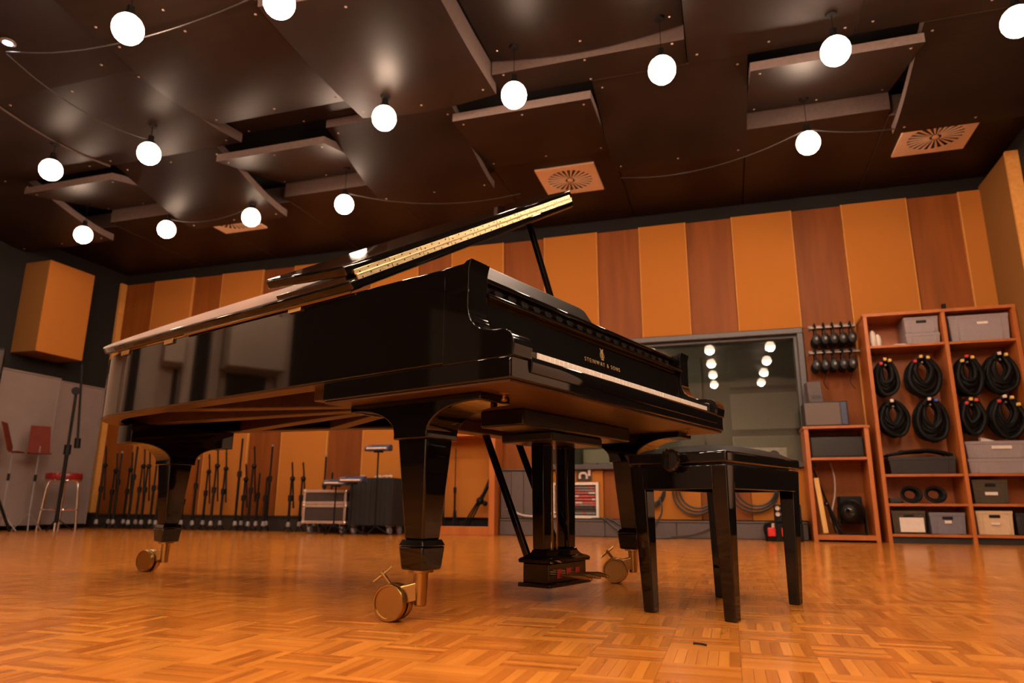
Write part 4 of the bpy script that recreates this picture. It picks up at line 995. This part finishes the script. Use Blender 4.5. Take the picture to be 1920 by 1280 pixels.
for k, x in enumerate((1.635, 1.835)):
    t = tag(empty('coiled_cable', (x, 7.46, .359)), ('coiled black cable lying left-handed beside small adapters' if k == 0 else 'coiled black cable beside the shelf upright') if False else ('black cable reel lying beside the small black adapter' if k == 0 else 'black cable reel lying next to the shelf upright'), 'cable coil')
    for j in range(5):
        MB().tube([((.082-.006*j)*math.cos(2*PI*i/20), .03*math.sin(2*PI*i/20)*1.0+j*.018-.03, .083+(.066-.004*j)*math.sin(2*PI*i/20)) for i in range(20)], .014, 6, True).build('cable_loop', 'cable_black', t, smooth=True)
t = tag(empty('power_adapter', (1.495, 7.46, .361)), 'small black power adapter on the shelf beside the cable reels', 'adapter')
MB().box(-.05, .05, -.04, .04, 0, .05).build('body', 'crate_black', t, bevel=.006); MB().tube(smooth_curve([(.05, 0, .02), (.06, -.06, .01), (.03, -.085, .006), (-.03, -.08, .006)], 4), .004, 6).build('lead', 'cable_black', t, smooth=True)
for k, (x, h) in enumerate(((1.475, .17), (1.525, .135))):
    t = tag(empty('paper_roll', (x, 7.46+.03*k, 1.876)), ('taller' if k == 0 else 'shorter')+' white rounded roll on the top shelf beside the stacked crates', 'roll')
    MB().lathe([(.022, 0), (.030, .01), (.032, h*.6), (.024, h*.9), (.012, h)], (0, 0, 0), n=20).build('roll_body', 'paper', t, smooth=True)
    MB().lathe([(.010, h-.002), (.010, h+.006)], (0, 0, 0)).build('roll_core', 'crate_beige', t)
t = tag(MB().box(1.64, 1.74, 7.37, 7.44, 1.8745, 1.882).build('note_pad', 'paper', None, bevel=.001), 'white note pad lying on the top shelf edge', 'note pad')
t = tag(MB().hexa([(2.27, 7.44, .926), (2.38, 7.44, .926), (2.38, 7.50, .926), (2.27, 7.50, .926)], [(2.27, 7.44, .965), (2.38, 7.44, .93), (2.38, 7.50, .93), (2.27, 7.50, .965)]).build('folded_paper', 'paper', None), 'folded white paper on the upper shallow grey crate', 'paper')
t = tag(empty('shelf_bracket', (2.12, 7.46, 2.20)), 'small dark bracket standing on top of the tall shelf', 'bracket')
MB().box(-.03, .03, -.02, .02, 0, .008).build('foot', 'stand_black', t); MB().box(.0, .03, -.02, .02, .008, .075).build('upright', 'stand_black', t)

# ---- things on and around the small shelf
t = tag(empty('amplifier', (.965, 7.52, 1.10)), 'grey cloth fronted amplifier on top of the small shelf', 'amplifier')
MB().box(-.20, .20, -.13, .16, 0, .245).build('cabinet', 'crate_black', t, bevel=.008)
MB().box(-.192, .13, -.138, -.131, .012, .233).build('speaker_cloth', 'amp_grey', t, bevel=.004)
MB().box(.135, .192, -.138, -.131, .012, .233).build('control_strip', 'blue_plastic', t, bevel=.003)
t = tag(empty('small_speaker', (.885, 7.50, 1.346), R(8)), 'small dark grey speaker box standing on the amplifier', 'loudspeaker')
MB().hexa([(-.07, -.07, 0), (.07, -.07, 0), (.07, .07, 0), (-.07, .07, 0)], [(-.075, -.055, .21), (.06, -.055, .22), (.06, .075, .22), (-.075, .075, .21)]).build('cabinet', 'grey_trunking', t, bevel=.008)
MB().box(-.05, .05, -.069, -.064, .03, .07).build('front_panel', 'grey_trim', t)
t = tag(empty('rack_unit', (1.035, 7.54, .795)), 'black rack unit in the upper compartment of the small shelf', 'rack unit')
MB().box(-.235, .235, -.13, .15, .001, .20).build('chassis', 'satin_black', t, bevel=.004); MB().box(-.225, .225, -.136, -.131, .015, .185).build('front_panel', 'satin_black', t, bevel=.002)
t = tag(empty('spotlight_lantern', (1.13, 7.52, .068)), 'black theatre lantern standing in the small shelf', 'lantern')
MB().box(-.11, .09, -.02, .16, .10, .36).build('housing', 'stand_black', t, bevel=.012)
MB().lathe([(.115, -.02), (.118, -.06), (.105, -.07), (.10, -.11), (.075, -.17), (.06, -.18)], (-.0, 0, .22), (.35, 1, .10), 24).build('lens_tube', 'stand_black', t, smooth=True)
MB().lathe([(.055, -.176), (.03, -.186), (.002, -.189)], (0, 0, .22), (.35, 1, .10), 20).build('lens', 'lacquer', t, smooth=True)
MB().box(-.13, -.118, -.02, .06, .0, .26).box(.10, .112, -.02, .06, .0, .26).box(-.13, .112, -.02, .06, 0, .012).build('yoke', 'stand_black', t)
t = tag(MB().bar((.862, 7.42, .080), (.818, 7.42, .60), .045, .02, (0, 1, 0)).build('wooden_plank', 'plank_wood', None, bevel=.002), 'pale yellow wooden plank leaning inside the small shelf', 'plank')
t = tag(empty('stored_tripod', (.93, 7.50, .066)), 'black folded tripod leaning beside the pale plank', 'tripod')
for k in range(3): MB().tube([(.03+.025*k, -.03*k, .012), (-.03, .02, .33), (-.11, .08, .62)], .009, 6).build('leg', 'stand_black', t, smooth=True)
MB().sphere((-.03, -.0, .29), .024, 10).build('leg_joint', 'stand_black', t, smooth=True); MB().sphere((-.03, -.027, .29), .010, 8).build('knob', 'stand_grey', t, smooth=True)
cable('hanging_lead', [(.99, 7.66, .758), (1.01, 7.62, .62), (1.00, 7.62, .45), (.96, 7.60, .30), (.94, 7.60, .20), (1.0, 7.64, .082)], 'pale lead hanging behind the lantern in the small shelf', .007, mat='cable_white')
# headphones on two rails
def rail(z, x0, x1, label):
    t = tag(empty('headphone_rail', ((x0+x1)/2, 7.75, z)), label, 'rail'); hw = (x1-x0)/2
    MB().box(-hw, hw, -.012, .03, -.02, .01).build('rail_board', 'stand_grey', t, bevel=.002)
    MB().cyl((-hw, -.13, -.043), (hw, -.13, -.043), .006, n=8).build('hanging_bar', 'pale_plastic', t, smooth=True)
    for sx in (-1, 1): MB().box(sx*hw-.006, sx*hw+.006, -.14, -.012, -.052, -.034).build('bracket', 'stand_grey', t)
rail(2.20, .92, 1.355, 'pale pegged rail carrying the upper row of headphones')
rail(1.93, .90, 1.365, 'pale pegged rail carrying the lower row of headphones')
def headphones(x, y, z, rz, label, group):
    t = tag(empty('headphones', (x, y, z), rz), label, 'headphones', group); t.scale = (1.25, 1.08, 1.5)
    MB().tube([(.068*math.sin(a), 0, -.075+.085*math.cos(a)) for a in [R(-100+200*i/16) for i in range(17)]], [.006]*17, 6).build('headband', 'stand_black', t, smooth=True)
    MB().tube([(.062*math.sin(a), 0, -.078+.078*math.cos(a)) for a in [R(-50+100*i/8) for i in range(9)]], .011, 6).build('head_pad', 'ear_pad', t, smooth=True)
    for s in (-1, 1):
        c = MB().lathe([(.034, -.010), (.040, 0), (.038, .016), (.026, .024), (.002, .026)], (s*.066, 0, -.115), (s, 0, .1), 18).build('ear_cup', 'ear_pad', t, smooth=True)
        MB().lathe([(.022, -.020), (.036, -.019), (.040, -.010), (.036, -.004)], (s*.066, 0, -.115), (s, 0, .1), 18).build('ear_cushion', 'leather', c, smooth=True)
        MB().lathe([(.012, .026), (.010, .029), (.002, .030)], (s*.066, 0, -.115), (s, 0, .1), 14).build('cup_badge', 'stand_grey', c, smooth=True)
for i in range(5):
    headphones(.965+i*.085, 7.62, 2.185, R(90), 'black headphones hanging in the upper row beside the window', 'upper row of headphones')
    headphones(.945+i*.085, 7.62, 1.915, R(90), 'black headphones hanging in the lower row beside the window', 'lower row of headphones')
for i, (x, lab) in enumerate(((1.02, 'thin black headphone lead dangling above the small speaker'), (1.27, 'thin black headphone lead dangling against the tall shelf side'))):
    cable('headphone_lead', [(x, 7.66, 1.80), (x+.02, 7.65, 1.68), (x-.01, 7.66, 1.58), (x+.03, 7.66, 1.50)], lab, .004, mat='cable_black')
SCRAP = (-.107, 1.823, 0)
# wall phone by the window, small scrap on the floor
t = tag(empty('wall_telephone', (.80, 7.73, 1.12)), 'pale wall telephone with black curly cord at the window frame', 'telephone')
MB().box(-.03, .03, -.035, 0, 0, .16).build('body', 'pale_plastic', t, bevel=.006); MB().box(-.022, .014, -.06, -.036, .02, .15).build('receiver', 'paper', t, bevel=.006)
MB().tube(smooth_curve([(0, -.03, 0), (.02, -.04, -.12), (.03, -.04, -.25), (.01, -.03, -.36), (-.03, -.03, -.30)], 5), .005, 6).build('cord', 'cable_black', t, smooth=True)
t = MB().tube(smooth_curve([(0, 0, .004), (.012, -.003, .004), (.022, -.010, .0035), (.028, -.016, .003)], 4), [.004]+[.0025]*12, 6).build('cable_tie_scrap', 'cable_black', None, smooth=True, loc=SCRAP, rz=R(17)); tag(t, 'tiny black scrap lying on the parquet in front of the bench', 'scrap')
for o in bpy.data.objects:
    if o.name.startswith('hinge_screws'): o['kind'] = 'stuff'
